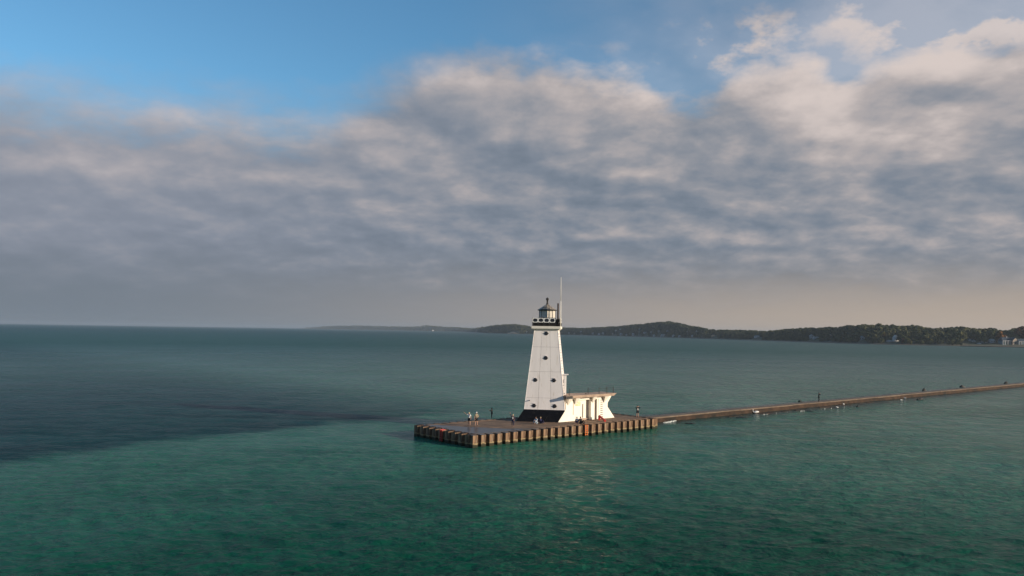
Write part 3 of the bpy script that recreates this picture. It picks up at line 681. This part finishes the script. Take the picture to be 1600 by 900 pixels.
# ---------------------------------------------------------------- birds and rocks by the breakwater
def blob(name, c, sx, sy, sz, m, parent=None, seed=0, sub=2, rough=.25, **kw):
    bm = bmesh.new(); bmesh.ops.create_icosphere(bm, subdivisions=sub, radius=1)
    for v in bm.verts:
        n_ = mnoise.noise(v.co*1.6+Vector((seed*3.1, seed, 0)))
        v.co *= 1+n_*rough*2; v.co = Vector((v.co.x*sx, v.co.y*sy, v.co.z*sz))
    me = bpy.data.meshes.new(name); bm.to_mesh(me); bm.free(); me.materials.append(m)
    if rough < .1:
        for p_ in me.polygons: p_.use_smooth = True
    o = link(name, me, parent, **kw); o.location = c; return o
p = at_z(1181, 645.5, 0)
sw = empty('swan', tuple(p), R(8), label='white swan floating beside the dark breakwater side', cat='swan')
skinned('body', [(V(.1, 0, .16), (.24, .20)), (V(-.25, 0, .14), (.20, .17)), (V(.5, 0, .24), (.09, .07)), (V(-.48, 0, .22), .075), (V(-.58, 0, .42), .05), (V(-.50, 0, .60), .042), (V(-.56, 0, .70), .055), (V(-.66, 0, .68), .035)], [(0, 1), (0, 2), (1, 3), (3, 4), (4, 5), (5, 6), (6, 7)], M['bird'], sw)
MB().tube((-.68, 0, .68), (-.78, 0, .65), .025, .008, n=6).build('beak', M['beak'], sw)
for s in (-1, 1): blob('wing', (.15, s*.16, .26), .42, .10, .15, M['bird'], sw, seed=s, rough=.04)
def gull(px, py, rz, label, z=0):
    p = at_z(px, py, z); g_ = empty('gull', tuple(p), rz, label=label, cat='gull', group='white gulls on the water')
    g_.scale = (1.15,)*3
    skinned('body', [(V(0, 0, .10), (.11, .10)), (V(.16, 0, .12), .05), (V(-.12, 0, .14), .075), (V(-.17, 0, .24), .05), (V(-.21, 0, .27), .045)], [(0, 1), (0, 2), (2, 3), (3, 4)], M['bird'], g_)
    MB().tube((-.25, 0, .27), (-.32, 0, .25), .014, .004, n=5).build('beak', M['beak'], g_)
    for s in (-1, 1): blob('wing', (.04, s*.09, .14), .2, .04, .07, M['bird'], g_, seed=s, rough=.04)
gull(1408, 626, .3, 'gull on the water left of the long black rock, lower of the two')
gull(1414, 623, -.4, 'gull on the water left of the long black rock, upper and nearer the breakwater')
gull(1308, 637.5, .2, 'gull floating below the breakwater right of the lone standing person, lower one')
gull(1318, 632.5, .9, 'gull close under the breakwater right of the lone standing person, upper one')
for i, (px, py, sx, sz, lb) in enumerate((
    (1438, 624.8, .95, .62, 'long black rock on the near side of the breakwater right of the gull pair'),
    (1340, 635.6, .45, .42, 'small pointed black rock on the near side of the breakwater'),
    (1266, 642.3, .75, .14, 'flat dark rock awash below the lone standing person'),
    (1444, 610.6, .6, .95, 'small dark rock behind the breakwater above the long black rock'),
    (1503, 605.0, 1.0, .9, 'flat dark rock behind the far breakwater, middle one of three'),
    (1572, 599.2, .8, 1.0, 'round dark rock behind the breakwater nearest the right edge'),
    (1250, 627.6, .5, .5, 'low dark rock behind the breakwater left of the lone person'),
    (1078, 661.5, 1.0, .12, 'flat dark rock awash near the right end of the pier'),
    (1160, 652.5, 1.2, .12, 'flat dark rock awash below left of the swan'))):
    blob('rock', tuple(at_z(px, py, 0)), sx*.85, sx*.4, sz*.6, M['rock'], seed=i, rough=.3, label=lb, cat='rock')
# foam washing over the toe of the breakwater
def foam(px0, py0, px1, py1, n, wd, label):
    a_ = at_z(px0, py0, 0); b_ = at_z(px1, py1, 0); v = []; f = []; d = (b_-a_).normalized(); nn = Vector((-d.y, d.x, 0))
    for k in range(n):
        t_ = random.random(); c_ = a_.lerp(b_, t_)+nn*random.gauss(0, wd); r_ = random.uniform(.03, .12)*(1.2-abs(t_-.5)); z = random.uniform(.04, .10)
        i = len(v)
        for q in range(6):
            a2 = q*math.pi/3; v.append(c_+d*math.cos(a2)*r_*2+nn*math.sin(a2)*r_*random.uniform(.5, 1)+V(0, 0, z-.12))
        v.append(c_+V(0, 0, z+.05)); f += [(i+q, i+(q+1) % 6, i+6) for q in range(6)]
    o = link('foam', mesh('foam', v, f, M['foam']), label=label, kind='stuff')
foam(1037, 661, 1056, 657.6, 220, .09, 'white foam on the water at the foot of the breakwater')
foam(1190, 648, 1300, 638, 18, .06, 'broken pale foam line along the foot of the breakwater')

# ---------------------------------------------------------------- far shore
# (pixel column, distance of the waterline, row of the skyline, depth to the ridge, tree height)
SH = [(466, 12500, 512.5, 400, 0), (490, 12000, 511, 500, 6), (520, 11400, 509.5, 600, 8), (560, 10600, 508.9, 600, 8), (600, 9800, 510.0, 600, 8), (640, 9000, 510.8, 600, 8), (668, 8500, 508.8, 600, 8), (700, 8000, 511.2, 600, 8),
      (740, 6800, 513.0, 400, 8), (752, 5300, 512.2, 200, 8), (760, 4500, 510.0, 200, 11), (790, 3950, 506.4, 300, 11), (806, 3850, 506.6, 300, 11), (822, 3800, 508.8, 300, 11), (835, 3750, 510.4, 300, 11), (880, 3600, 511.6, 300, 11), (905, 3400, 512.4, 300, 11), (940, 3200, 510.5, 300, 11),
      (980, 2960, 508.8, 300, 12), (1010, 2800, 505.6, 320, 12), (1045, 2600, 502.4, 340, 12), (1060, 2520, 503.6, 320, 12), (1078, 2450, 509.3, 280, 12), (1092, 2380, 511.2, 260, 12), (1110, 2290, 514.6, 220, 12), (1150, 2120, 515.2, 200, 12), (1180, 2010, 516.8, 200, 12), (1200, 1930, 517.0, 200, 13),
      (1240, 1800, 513.2, 200, 14), (1300, 1620, 511.4, 200, 15), (1342, 1500, 508.0, 200, 15), (1375, 1440, 507.6, 200, 15), (1430, 1400, 509.4, 200, 15), (1455, 1385, 513.0, 190, 15), (1480, 1370, 512.2, 190, 15), (1498, 1360, 511.0, 180, 16), (1525, 1345, 513.8, 170, 16), (1552, 1330, 514.2, 160, 16),
      (1575, 1322, 516.8, 160, 16), (1600, 1315, 513.0, 160, 16), (1700, 1290, 512.0, 160, 16), (2000, 1250, 512.0, 160, 16), (2600, 1150, 515.0, 160, 16)]
SHA = np.array(SH, float)
def sh(px, k): return float(np.interp(px, SHA[:, 0], SHA[:, k]))
def sst(x, a, b): x = max(0., min(1., (x-a)/(b-a))); return x*x*(3-2*x)
def ridge(px):
    Yr = sh(px, 1)+sh(px, 3)*.8; return max(1.5, at_Y(px, sh(px, 2), Yr).z-sh(px, 4)*.92)
def tz(px, s):
    zr = ridge(px); dp = sh(px, 3)
    near = sst(px, 1470, 1520)                               # low flat lots by the houses on the right
    z = 1.6*sst(s, 0, 22)+(zr-1.6)*sst(s, 16+near*50, dp*.8)
    z += (mnoise.noise(Vector((px*.07, s*.01, 3.3))))*min(6., zr*.12)*sst(s, 20, 120)*(1-near)
    return z-2.2*sst(-s, 0, 40)
def shore_pt(px, s): p_ = at_Y(px, 500, sh(px, 1)+s); return Vector((p_.x, p_.y, tz(px, s)))
pxs = list(np.arange(466, 1700, 5.))+list(np.arange(1700, 2601, 50.)); ss_ = [-40, -8, 0, 6, 14, 24, 40, 60, 90, 120, 150, 190, 240, 300, 420, 700, 1500]
V_ = []; F_ = []
for px in pxs:
    k0 = 1. if px > 500 else max(.15, (px-460)/40)
    for s in ss_:
        p_ = shore_pt(px, s); p_.z = p_.z*k0 if p_.z > 0 else p_.z; V_.append(p_)
ns = len(ss_)
for i in range(len(pxs)-1):
    for j in range(ns-1): F_.append((i*ns+j, (i+1)*ns+j, (i+1)*ns+j+1, i*ns+j+1))
def shore_mat():
    m = bpy.data.materials.new('shore_ground'); m.use_nodes = True; t = NT(m.node_tree); b = t.N['Principled BSDF']
    pos = t.node('ShaderNodeNewGeometry').outputs['Position']; x_, y_, z_ = t.xyz(pos)
    n = t.noise(pos, .03, 5, .6)
    g_ = t.mix(t.ss(n, .35, .65), (.035, .045, .020), (.07, .065, .03))
    g_ = t.mix(t.ss(t.m('ADD', z_, t.m('MULTIPLY', t.m('SUBTRACT', n, .5), 3.)), 1., 2.4, 1, 0), g_, (.095, .078, .058))
    t.put(b.inputs['Base Color'], g_); b.inputs['Roughness'].default_value = .95; return m
MSH = shore_mat()
link('terrain', mesh('terrain', V_, F_, MSH, True), kind='structure')
# bare sand bluff on the left headland
sand = mat('bluff_sand', (.33, .25, .17), .95, .2, .02)
v = []; f = []; n = 14
for i in range(n):
    for j in range(6):
        px = 792+21*i/(n-1); s = 12+j*17; wv = 1-abs(i/(n-1)-.45)*1.6
        q = shore_pt(px, s-9); q.z = tz(px, s-9)+3.0*max(0, wv+mnoise.noise(V(i*.6, j*.7, 0))*.6)*(1-.12*j)-(1.5 if wv < .25+j*.12 else 0); v.append(q)
f = [(i*6+j, (i+1)*6+j, (i+1)*6+j+1, i*6+j+1) for i in range(n-1) for j in range(5)]
link('bluff', mesh('bluff', v, f, sand, True), kind='structure')
# beach strip and timber seawall under the right-hand houses
v = []
q0 = [shore_pt(px, -3) for px in np.arange(1500, 1720, 10)]
b = MB()
for a_, c_ in zip(q0[:-1], q0[1:]):
    b.hexa([(a_.x, a_.y-.3, -1), (c_.x, c_.y-.3, -1), (c_.x, c_.y+.3, -1), (a_.x, a_.y+.3, -1)], [(a_.x, a_.y-.3, 1.1), (c_.x, c_.y-.3, 1.1), (c_.x, c_.y+.3, 1.1), (a_.x, a_.y+.3, 1.1)])
b.build('seawall', M['rust_dark'], label='low dark seawall along the waterline below the houses on the right shore', cat='wall')

# ---- trees
def foliage(name, c0, c1, c2):
    m = bpy.data.materials.new(name); m.use_nodes = True; t = NT(m.node_tree); b = t.N['Principled BSDF']
    pos = t.node('ShaderNodeNewGeometry').outputs['Position']; rnd = t.node('ShaderNodeObjectInfo').outputs['Random']
    n = t.noise(pos, .055, 2, .5); n2 = t.noise(pos, .5, 3, .6)
    col = t.mix(t.ss(t.m('ADD', n, t.m('MULTIPLY', t.m('SUBTRACT', rnd, .5), .35)), .36, .62), c0, c1)
    col = t.mix(t.ss(n2, .52, .72, 0, .8), col, c2)
    t.put(b.inputs['Base Color'], col); b.inputs['Roughness'].default_value = .9; b.inputs['Specular IOR Level'].default_value = .1
    return m
M['leaf'] = foliage('olive_foliage', (.026, .044, .022), (.095, .098, .042), (.16, .12, .06))
M['leaf_orange'] = foliage('orange_foliage', (.20, .085, .022), (.26, .12, .03), (.14, .07, .02))
M['leaf_red'] = foliage('red_brown_foliage', (.09, .035, .02), (.06, .045, .02), (.12, .05, .025))
M['leaf_yellow'] = foliage('yellow_foliage', (.13, .12, .03), (.18, .15, .035), (.08, .08, .03))
M['bark'] = mat('bark', (.07, .055, .04), .9)
def crown_arrays(seed, nblob, ntri, wd=.5, z0=.25, conical=False, leaf=.075):
    g = np.random.default_rng(seed); vs = []; 
    C = []
    for k in range(nblob):
        a = g.random()*6.28; h = g.random()
        rr_ = (wd*(1-h)*.95 if conical else wd*math.sin(math.pi*(.18+.75*h))*.68)*math.sqrt(g.random())
        br = (.09+.10*(1-h)) if conical else g.uniform(.13, .24)
        C.append((rr_*math.cos(a), rr_*math.sin(a), z0+(1-z0-br*.6)*h, br))
    for (cx, cy, cz, br) in C:
        m_ = ntri//nblob
        d = g.normal(size=(m_, 3)); d /= np.linalg.norm(d, axis=1)[:, None]
        p_ = np.array([cx, cy, cz])+d*br*g.uniform(.6, 1.05, (m_, 1))*np.array([1, 1, .85])
        for c_, n_ in zip(p_, d):
            n2_ = n_+g.normal(size=3)*.45; n2_ /= np.linalg.norm(n2_)
            t1 = np.cross(n2_, g.normal(size=3)); t1 /= np.linalg.norm(t1); t2 = np.cross(n2_, t1); s_ = leaf*g.uniform(.6, 1.3)
            vs += [c_+t1*s_, c_-t1*s_*.5+t2*s_*.8, c_-t1*s_*.5-t2*s_*.8]
    vs = np.array(vs); fs = np.arange(len(vs)).reshape(-1, 3)
    return vs, fs
def arrays_mesh(name, vs, fs, m):
    me = bpy.data.meshes.new(name); me.vertices.add(len(vs)); me.vertices.foreach_set('co', vs.astype(np.float32).ravel())
    me.loops.add(fs.size); me.loops.foreach_set('vertex_index', fs.astype(np.int32).ravel())
    me.polygons.add(len(fs)); me.polygons.foreach_set('loop_start', np.arange(0, fs.size, 3, dtype=np.int32)); me.update(calc_edges=True)
    me.materials.append(m); return me
crowns = {}
for kind, args in dict(round=(11, 14, 900, .5), tall=(12, 12, 800, .36), wide=(13, 16, 1000, .62), cone=(14, 16, 700, .27, .12, True)).items():
    vs, fs = crown_arrays(*args); crowns[kind] = (vs, fs)
crown_me = {}
def crown_mesh(kind, mk):
    if (kind, mk) not in crown_me: crown_me[kind, mk] = arrays_mesh('crown', *crowns[kind], M[mk])
    return crown_me[kind, mk]
b = MB(); b.tube((0, 0, -.08), (0.01, 0, .42), .028, .018, n=7)
for k in range(5):
    a_ = k*1.3; b.tube((0, 0, .3+.03*k), (.2*math.cos(a_), .2*math.sin(a_), .55+.05*k), .011, .004, n=5)
trunk_me = b.me('trunk', M['bark'])
def tree(p_, h_, kind, mk, label, group=None, wscale=1.):
    root = empty('tree', tuple(p_), random.uniform(0, 6.28), label=label, cat='tree', group=group); root.scale = (h_*wscale, h_*wscale, h_)
    link('crown', crown_mesh(kind, mk), root); link('trunk', trunk_me, root); return root

# ---- houses
HOUSES = []
hm = dict(white=mat('white_siding', (.52, .51, .50), .7), grey=mat('grey_siding', (.42, .43, .45), .8), blue=mat('blue_grey_siding', (.13, .19, .22), .7), cream=mat('cream_siding', (.36, .29, .23), .8), tan=mat('tan_siding', (.35, .29, .22), .8),
          rdark=mat('dark_blue_shingles', (.035, .05, .07), .85), rgrey=mat('grey_shingles', (.16, .17, .18), .85), rlight=mat('pale_roof', (.38, .38, .37), .7), win=mat('window_pane', (.03, .04, .05), .2))
def on_shore(px, py):
    lo = None
    for s in np.arange(14, 400, 2.):
        p_ = at_Y(px, py, sh(px, 1)+s)
        if p_.z <= tz(px, s)+.01: return s, shore_pt(px, s)
        if p_.z < 1.4: break
    s = max(16, 20); return s, shore_pt(px, s)
def house(px, py, wpx, hpx, label, wall='white', roofm='rgrey', gable=True, rz=0., win=2, group='houses on the far wooded shore', depth=8., posts=0, chimney=False):
    s, p_ = on_shore(px, py); sc = p_.y/F; wd, ht = wpx*sc, hpx*sc; HOUSES.append((px, wpx, s, ht))
    r_ = empty('house', (p_.x, p_.y, p_.z), rz, label=label, cat='house', group=group)
    wh = ht*.58; MB().box(-wd/2, wd/2, 0, depth, -3, wh).build('wall', hm[wall], r_)
    o_ = wd*.05
    if gable:      # gable end faces the lake
        g_ = MB().prism([(-wd/2, .0, wh), (wd/2, .0, wh), (0, .0, ht*.96)], (0, depth, 0)); g_.build('gable', hm[wall], r_)
        for s_ in (-1, 1):
            MB().hexa([(s_*(wd/2+o_), -.4, wh-.25), (0, -.4, ht-.05), (0, depth+.4, ht-.05), (s_*(wd/2+o_), depth+.4, wh-.25)][::s_], [(s_*(wd/2+o_), -.4, wh+.05), (0, -.4, ht+.25), (0, depth+.4, ht+.25), (s_*(wd/2+o_), depth+.4, wh+.05)][::s_]).build('roof', hm[roofm], r_)
    else:
        MB().hexa([(-wd/2-o_, -.5, wh), (wd/2+o_, -.5, wh), (wd/2+o_, depth+.5, wh), (-wd/2-o_, depth+.5, wh)], [(-wd/2+wd*.1, depth*.45, ht), (wd/2-wd*.1, depth*.45, ht), (wd/2-wd*.1, depth*.55, ht), (-wd/2+wd*.1, depth*.55, ht)]).build('roof', hm[roofm], r_)
    for k in range(win):
        x = -wd/2+wd*(k+.5)/win; w_ = min(1.3, wd/win*.28)
        q = MB().box(x-w_, x+w_, -.06, -.01, wh*.28, wh*.82).build('window', hm['win'], r_)
        MB().box(x-w_-.1, x+w_+.1, -.10, -.07, wh*.82, wh*.88).build('frame', hm['white'], q); MB().box(x-.08, x+.08, -.10, -.07, wh*.28, wh*.82).build('frame', hm['white'], q)
    for k in range(posts):
        x = -wd/2+wd*k/(posts-1); MB().box(x-.3, x+.3, -1.6, -1.1, -1, wh).build('porch_post', hm['white'], r_)
    if posts: MB().box(-wd/2-.4, wd/2+.4, -1.7, -.02, wh-.02, wh+.5).build('porch_roof', hm['grey'], r_)
    if chimney: MB().box(wd*.12, wd*.12+1., depth*.4, depth*.5, ht*.8, ht*1.12).build('chimney', hm['white'], r_)
    return r_
house(1573.5, 539.6, 15, 12.5, 'large blue grey house with dark hipped roof left of the cream gable', 'blue', 'rdark', gable=False, win=4, depth=14, chimney=True, posts=5)
house(1586.3, 539.8, 9, 12.5, 'house with steep cream gable between the two blue grey houses', 'cream', 'rdark', win=1, depth=12)
house(1597, 540, 12, 10.5, 'blue grey porch house with white posts at the right edge of the picture', 'blue', 'rdark', gable=False, win=2, posts=4, depth=12)
house(1551, 535.6, 7, 6, 'small pale grey roofed cottage left of the orange tree', 'grey', 'rlight', gable=False, win=2)
house(1540.5, 535.8, 8, 3.4, 'low dark roofed cottage left of the pale roofed cottage', 'white', 'rdark', gable=False, win=3)
house(1531, 539.0, 4, 3, 'tiny white boathouse close to the waterline', 'white', 'rlight', gable=False, win=0)
house(1521, 534.2, 5, 3, 'small white cottage among the trees right of the tallest tree', 'white', 'rgrey', win=1)
house(1515.5, 533.5, 3, 3.4, 'narrow white cottage left of the small white cottage', 'white', 'rgrey', win=1)
house(1400.5, 534, 7, 10, 'tall pale house with steep gable in a gap of the wood', 'white', 'rlight', win=1)
house(1392.5, 534.6, 11, 2.6, 'long low pale wing beside the tall gabled house', 'grey', 'rlight', gable=False, win=4)
house(1348, 530.8, 6, 5.5, 'small grey house half hidden below the wooded hill', 'grey', 'rgrey', win=1)
house(1269, 528.4, 6, 5.5, 'pale house with pointed gable in the wood', 'grey', 'rlight', win=1)
house(1276, 528.8, 9, 2.6, 'long low pale building right of the pointed gable in the wood', 'grey', 'rlight', gable=False, win=3)
house(1298, 525.0, 4, 2.6, 'small tan house high in the wood', 'tan', 'rlight', win=0)
house(1185, 527, 11, 2.6, 'long low white building near the water on the middle shore', 'white', 'rlight', gable=False, win=4)
house(1114.5, 526, 6, 3, 'small tan building by the water right of the big hill', 'tan', 'rgrey', win=0)
hill = [(943, 522.6, 4, 'white', 3.2), (957.5, 522.8, 3, 'tan', 2.6), (972, 523.4, 5, 'grey', 2.6), (980, 524.0, 4, 'grey', 2.2), (990.5, 524.0, 6, 'white', 3.4), (1023, 525.6, 3, 'white', 2.8), (1037, 525.8, 8, 'grey', 3.4), (1053, 526.2, 4, 'white', 3.2), (1062.5, 526.6, 4, 'white', 2.6),
        (1082, 526.4, 3, 'grey', 3.4), (1098, 527.0, 3, 'tan', 2.6), (962.5, 517.6, 4, 'white', 2.2), (969, 515.4, 3, 'grey', 1.8), (999.5, 515.0, 4, 'grey', 2.), (1018, 519.6, 3, 'white', 2.2), (1009, 520.4, 6, 'grey', 1.6), (1043, 518.2, 3, 'grey', 2.), (1074.5, 519.2, 3, 'white', 2.2), (1089, 518.4, 3.5, 'white', 2.6),
        (889, 521.4, 2.5, 'grey', 2.2), (908, 519.0, 3, 'grey', 2.), (927, 522.2, 4, 'grey', 2.6), (937, 523, 5, 'grey', 2.2), (1030, 518.4, 4, 'grey', 1.4), (898, 521.8, 3, 'tan', 2), (823, 519.4, 2.5, 'white', 2.4), (677, 517.5, 3, 'white', 2.2), (745, 517.6, 3, 'cream', 2.6)]
hl = {943: 'brightest white cottage left of the hill foot by the water', 990.5: 'bright white cottage at the waterline below the left slope of the hill', 1037: 'widest grey lakeside house below the hilltop', 962.5: 'white cottage high on the left slope of the hill', 1089: 'white cottage high on the right shoulder of the hill', 823: 'white cottage on the headland left of the lighthouse', 677: 'lone white house on the faint far coast', 745: 'pale pinkish building where the far coast meets the headland'}
ORD = ['first', 'second', 'third', 'fourth', 'fifth', 'sixth', 'seventh', 'eighth', 'ninth', 'tenth', 'eleventh', 'twelfth', 'thirteenth', 'fourteenth', 'fifteenth', 'sixteenth']
wl_row = sorted(h[0] for h in hill if h[1] > 520.9 and h[0] > 885); up_row = sorted(h[0] for h in hill if h[1] <= 520.9 and h[0] > 885)
for (px, py, w_, wl, h_) in hill:
    lb = hl.get(px)
    if not lb:
        lb = f"{wl} cottage, {ORD[wl_row.index(px)]} from the lighthouse among those along the far waterline" if px in wl_row else f"{wl} cottage, {ORD[up_row.index(px)]} from the lighthouse among those up the wooded hill"
    house(px, py, w_*.95, h_, lb, wl, 'rlight' if wl != 'tan' else 'rgrey', gable=(w_ < 5), win=0 if w_ < 4 else 2, group='cottages on the far hillside', depth=7, rz=random.uniform(-.3, .3))

def clear(px, s, hgt, sc):
    for (hx, hw_, hs, hh) in HOUSES:
        if s < hs+10 and abs(px-hx) < hw_*.5+hgt*.25/sc: return False
    return True
# trees one can tell apart on the near right shore
special = [(1499, 60, 25, 'wide', 'leaf', 'tallest broad tree standing above the wood on the right'), (1493, 50, 22, 'tall', 'leaf', 'upright dark tree just left of the tallest broad tree'),
           (1563.5, 88, 21, 'round', 'leaf_orange', 'orange autumn tree left of the blue grey house'), (1596, 100, 25, 'wide', 'leaf_red', 'large red brown tree rising behind the porch house at the right edge'),
           (1605, 105, 24, 'round', 'leaf_red', 'dark red brown tree cut by the right edge of the picture'), (1548.5, 95, 22, 'cone', 'leaf', 'pointed conical tree behind the small pale roofed cottage'), (1538, 90, 18, 'cone', 'leaf', 'slim conical tree left of the larger pointed tree'),
           (1455, 34, 9, 'round', 'leaf_yellow', 'small yellow tree near the water in the middle of the right wood'), (1374, 120, 20, 'wide', 'leaf', 'broad tree topping the wood above the tall gabled house'), (1342, 110, 20, 'round', 'leaf', 'round tree at the left top of the near wood')]
for (px, s, h_, kd, mk, lb) in special:
    q = shore_pt(px, s); tree(q, h_, kd, mk, lb)
kinds = ['round', 'wide', 'tall', 'round', 'wide', 'cone']
cnt = 0
grp = {'round': 'round topped trees in the wood on the near right shore', 'wide': 'broad trees in the wood on the near right shore', 'tall': 'upright trees in the wood on the near right shore', 'cone': 'conical trees in the wood on the near right shore'}
for k in range(900):
    px = random.uniform(1355, 1612); s = random.choice((22, 30, 45, 60, 80, 105, 130, 155))+random.uniform(-6, 8)
    if px > 1505 and s < 95: continue
    sc = (sh(px, 1)+s)/F; h_ = random.uniform(.60, 1.12)*sh(px, 4)*(1 if s > 40 else .62)
    if not clear(px, s, h_, sc) or cnt >= 230: continue
    kd = random.choice(kinds); cnt += 1
    if px < 1500 and random.random() < .25: kd = 'cone' if random.random() < .3 else 'tall'
    seg_ = 'left of the tall gabled house' if px < 1400 else 'left of the small yellow tree' if px < 1455 else 'left of the tallest broad tree' if px < 1500 else 'left of the orange tree' if px < 1563 else 'behind the blue grey houses'
    row_ = 'by the water' if s < 50 else 'mid slope' if s < 95 else 'on the crest'
    tree(shore_pt(px, s), h_, kd, 'leaf' if random.random() < .93 else random.choice(('leaf_yellow', 'leaf_red')),
         {'round': 'round olive tree', 'wide': 'broad olive tree', 'tall': 'upright olive tree', 'cone': 'dark conical tree'}[kd]+' '+row_+' '+seg_, group=grp[kd], wscale=random.uniform(.9, 1.25))
# the woods beyond, one mass
small = {k: crown_arrays(*a) for k, a in dict(a=(21, 7, 130, .6, .1, False, .16), b=(22, 7, 120, .5, .15, False, .16), c=(23, 6, 90, .34, .1, True, .13)).items()}
big_ = {k: crown_arrays(*a) for k, a in dict(a=(31, 10, 300, .6, .1, False, .11), b=(32, 9, 280, .5, .15, False, .11), c=(33, 8, 200, .3, .1, True, .10)).items()}
def wood(name, label, n, px0, px1, lib, dens=None, frac=(.06, 1.15)):
    VS = []; g = np.random.default_rng(int(px0)); c = 0
    for k in range(n):
        px = g.uniform(px0, px1); dp = sh(px, 3); s = 18+dp*g.uniform(*frac); 
        if px > 1500 and s < 95: continue
        th = max(sh(px, 4), 5); h_ = g.uniform(.62, 1.08)*th*(1 if s > 45 else .7); sc = (sh(px, 1)+s)/F
        if not clear(px, s, h_, sc): continue
        if 792 < px < 812 and s < 105: continue
        vs, fs = lib['aabbc'[g.integers(5)]]; q = shore_pt(px, s); a_ = g.random()*6.28
        ws = h_*g.uniform(1., 1.5); x_ = vs[:, 0]*math.cos(a_)-vs[:, 1]*math.sin(a_); y_ = vs[:, 0]*math.sin(a_)+vs[:, 1]*math.cos(a_)
        VS.append(np.stack([x_*ws+q.x, y_*ws+q.y, vs[:, 2]*h_+q.z-h_*.08], -1))
    VS = np.concatenate(VS); o = link(name, arrays_mesh(name, VS, np.arange(len(VS)).reshape(-1, 3), M['leaf']), label=label, kind='stuff')
wood('woodland', 'dense mixed wood filling the ground behind the near right shore', 900, 1340, 1760, big_, frac=(.25, 1.3))
wood('woodland', 'dark wood on the low middle shore', 1300, 1100, 1350, big_)
wood('woodland', 'bluish wooded hill with cottages across the water', 3800, 880, 1105, small)
wood('woodland', 'wooded headland beyond the lighthouse', 1500, 752, 885, small)
wood('woodland', 'faint far wooded coast on the horizon', 1800, 478, 756, {k: (v_[0]*1.6, v_[1]) for k, v_ in small.items()})

# ---------------------------------------------------------------- haze

m = bpy.data.materials.new('haze_air'); m.use_nodes = True; t = NT(m.node_tree); t.N.clear()
pv = t.node('ShaderNodeVolumePrincipled'); pv.inputs['Density'].default_value = 6.5e-5; pv.inputs['Color'].default_value = (.54, .62, .72, 1); pv.inputs['Anisotropy'].default_value = .2
t.L.new(pv.outputs[0], t.node('ShaderNodeOutputMaterial').inputs['Volume'])
MB().box(-28000, 28000, -28000, 28000, -4, 75).build('haze', m, kind='stuff')
S.cycles.volume_bounces = 1; S.cycles.max_bounces = 6
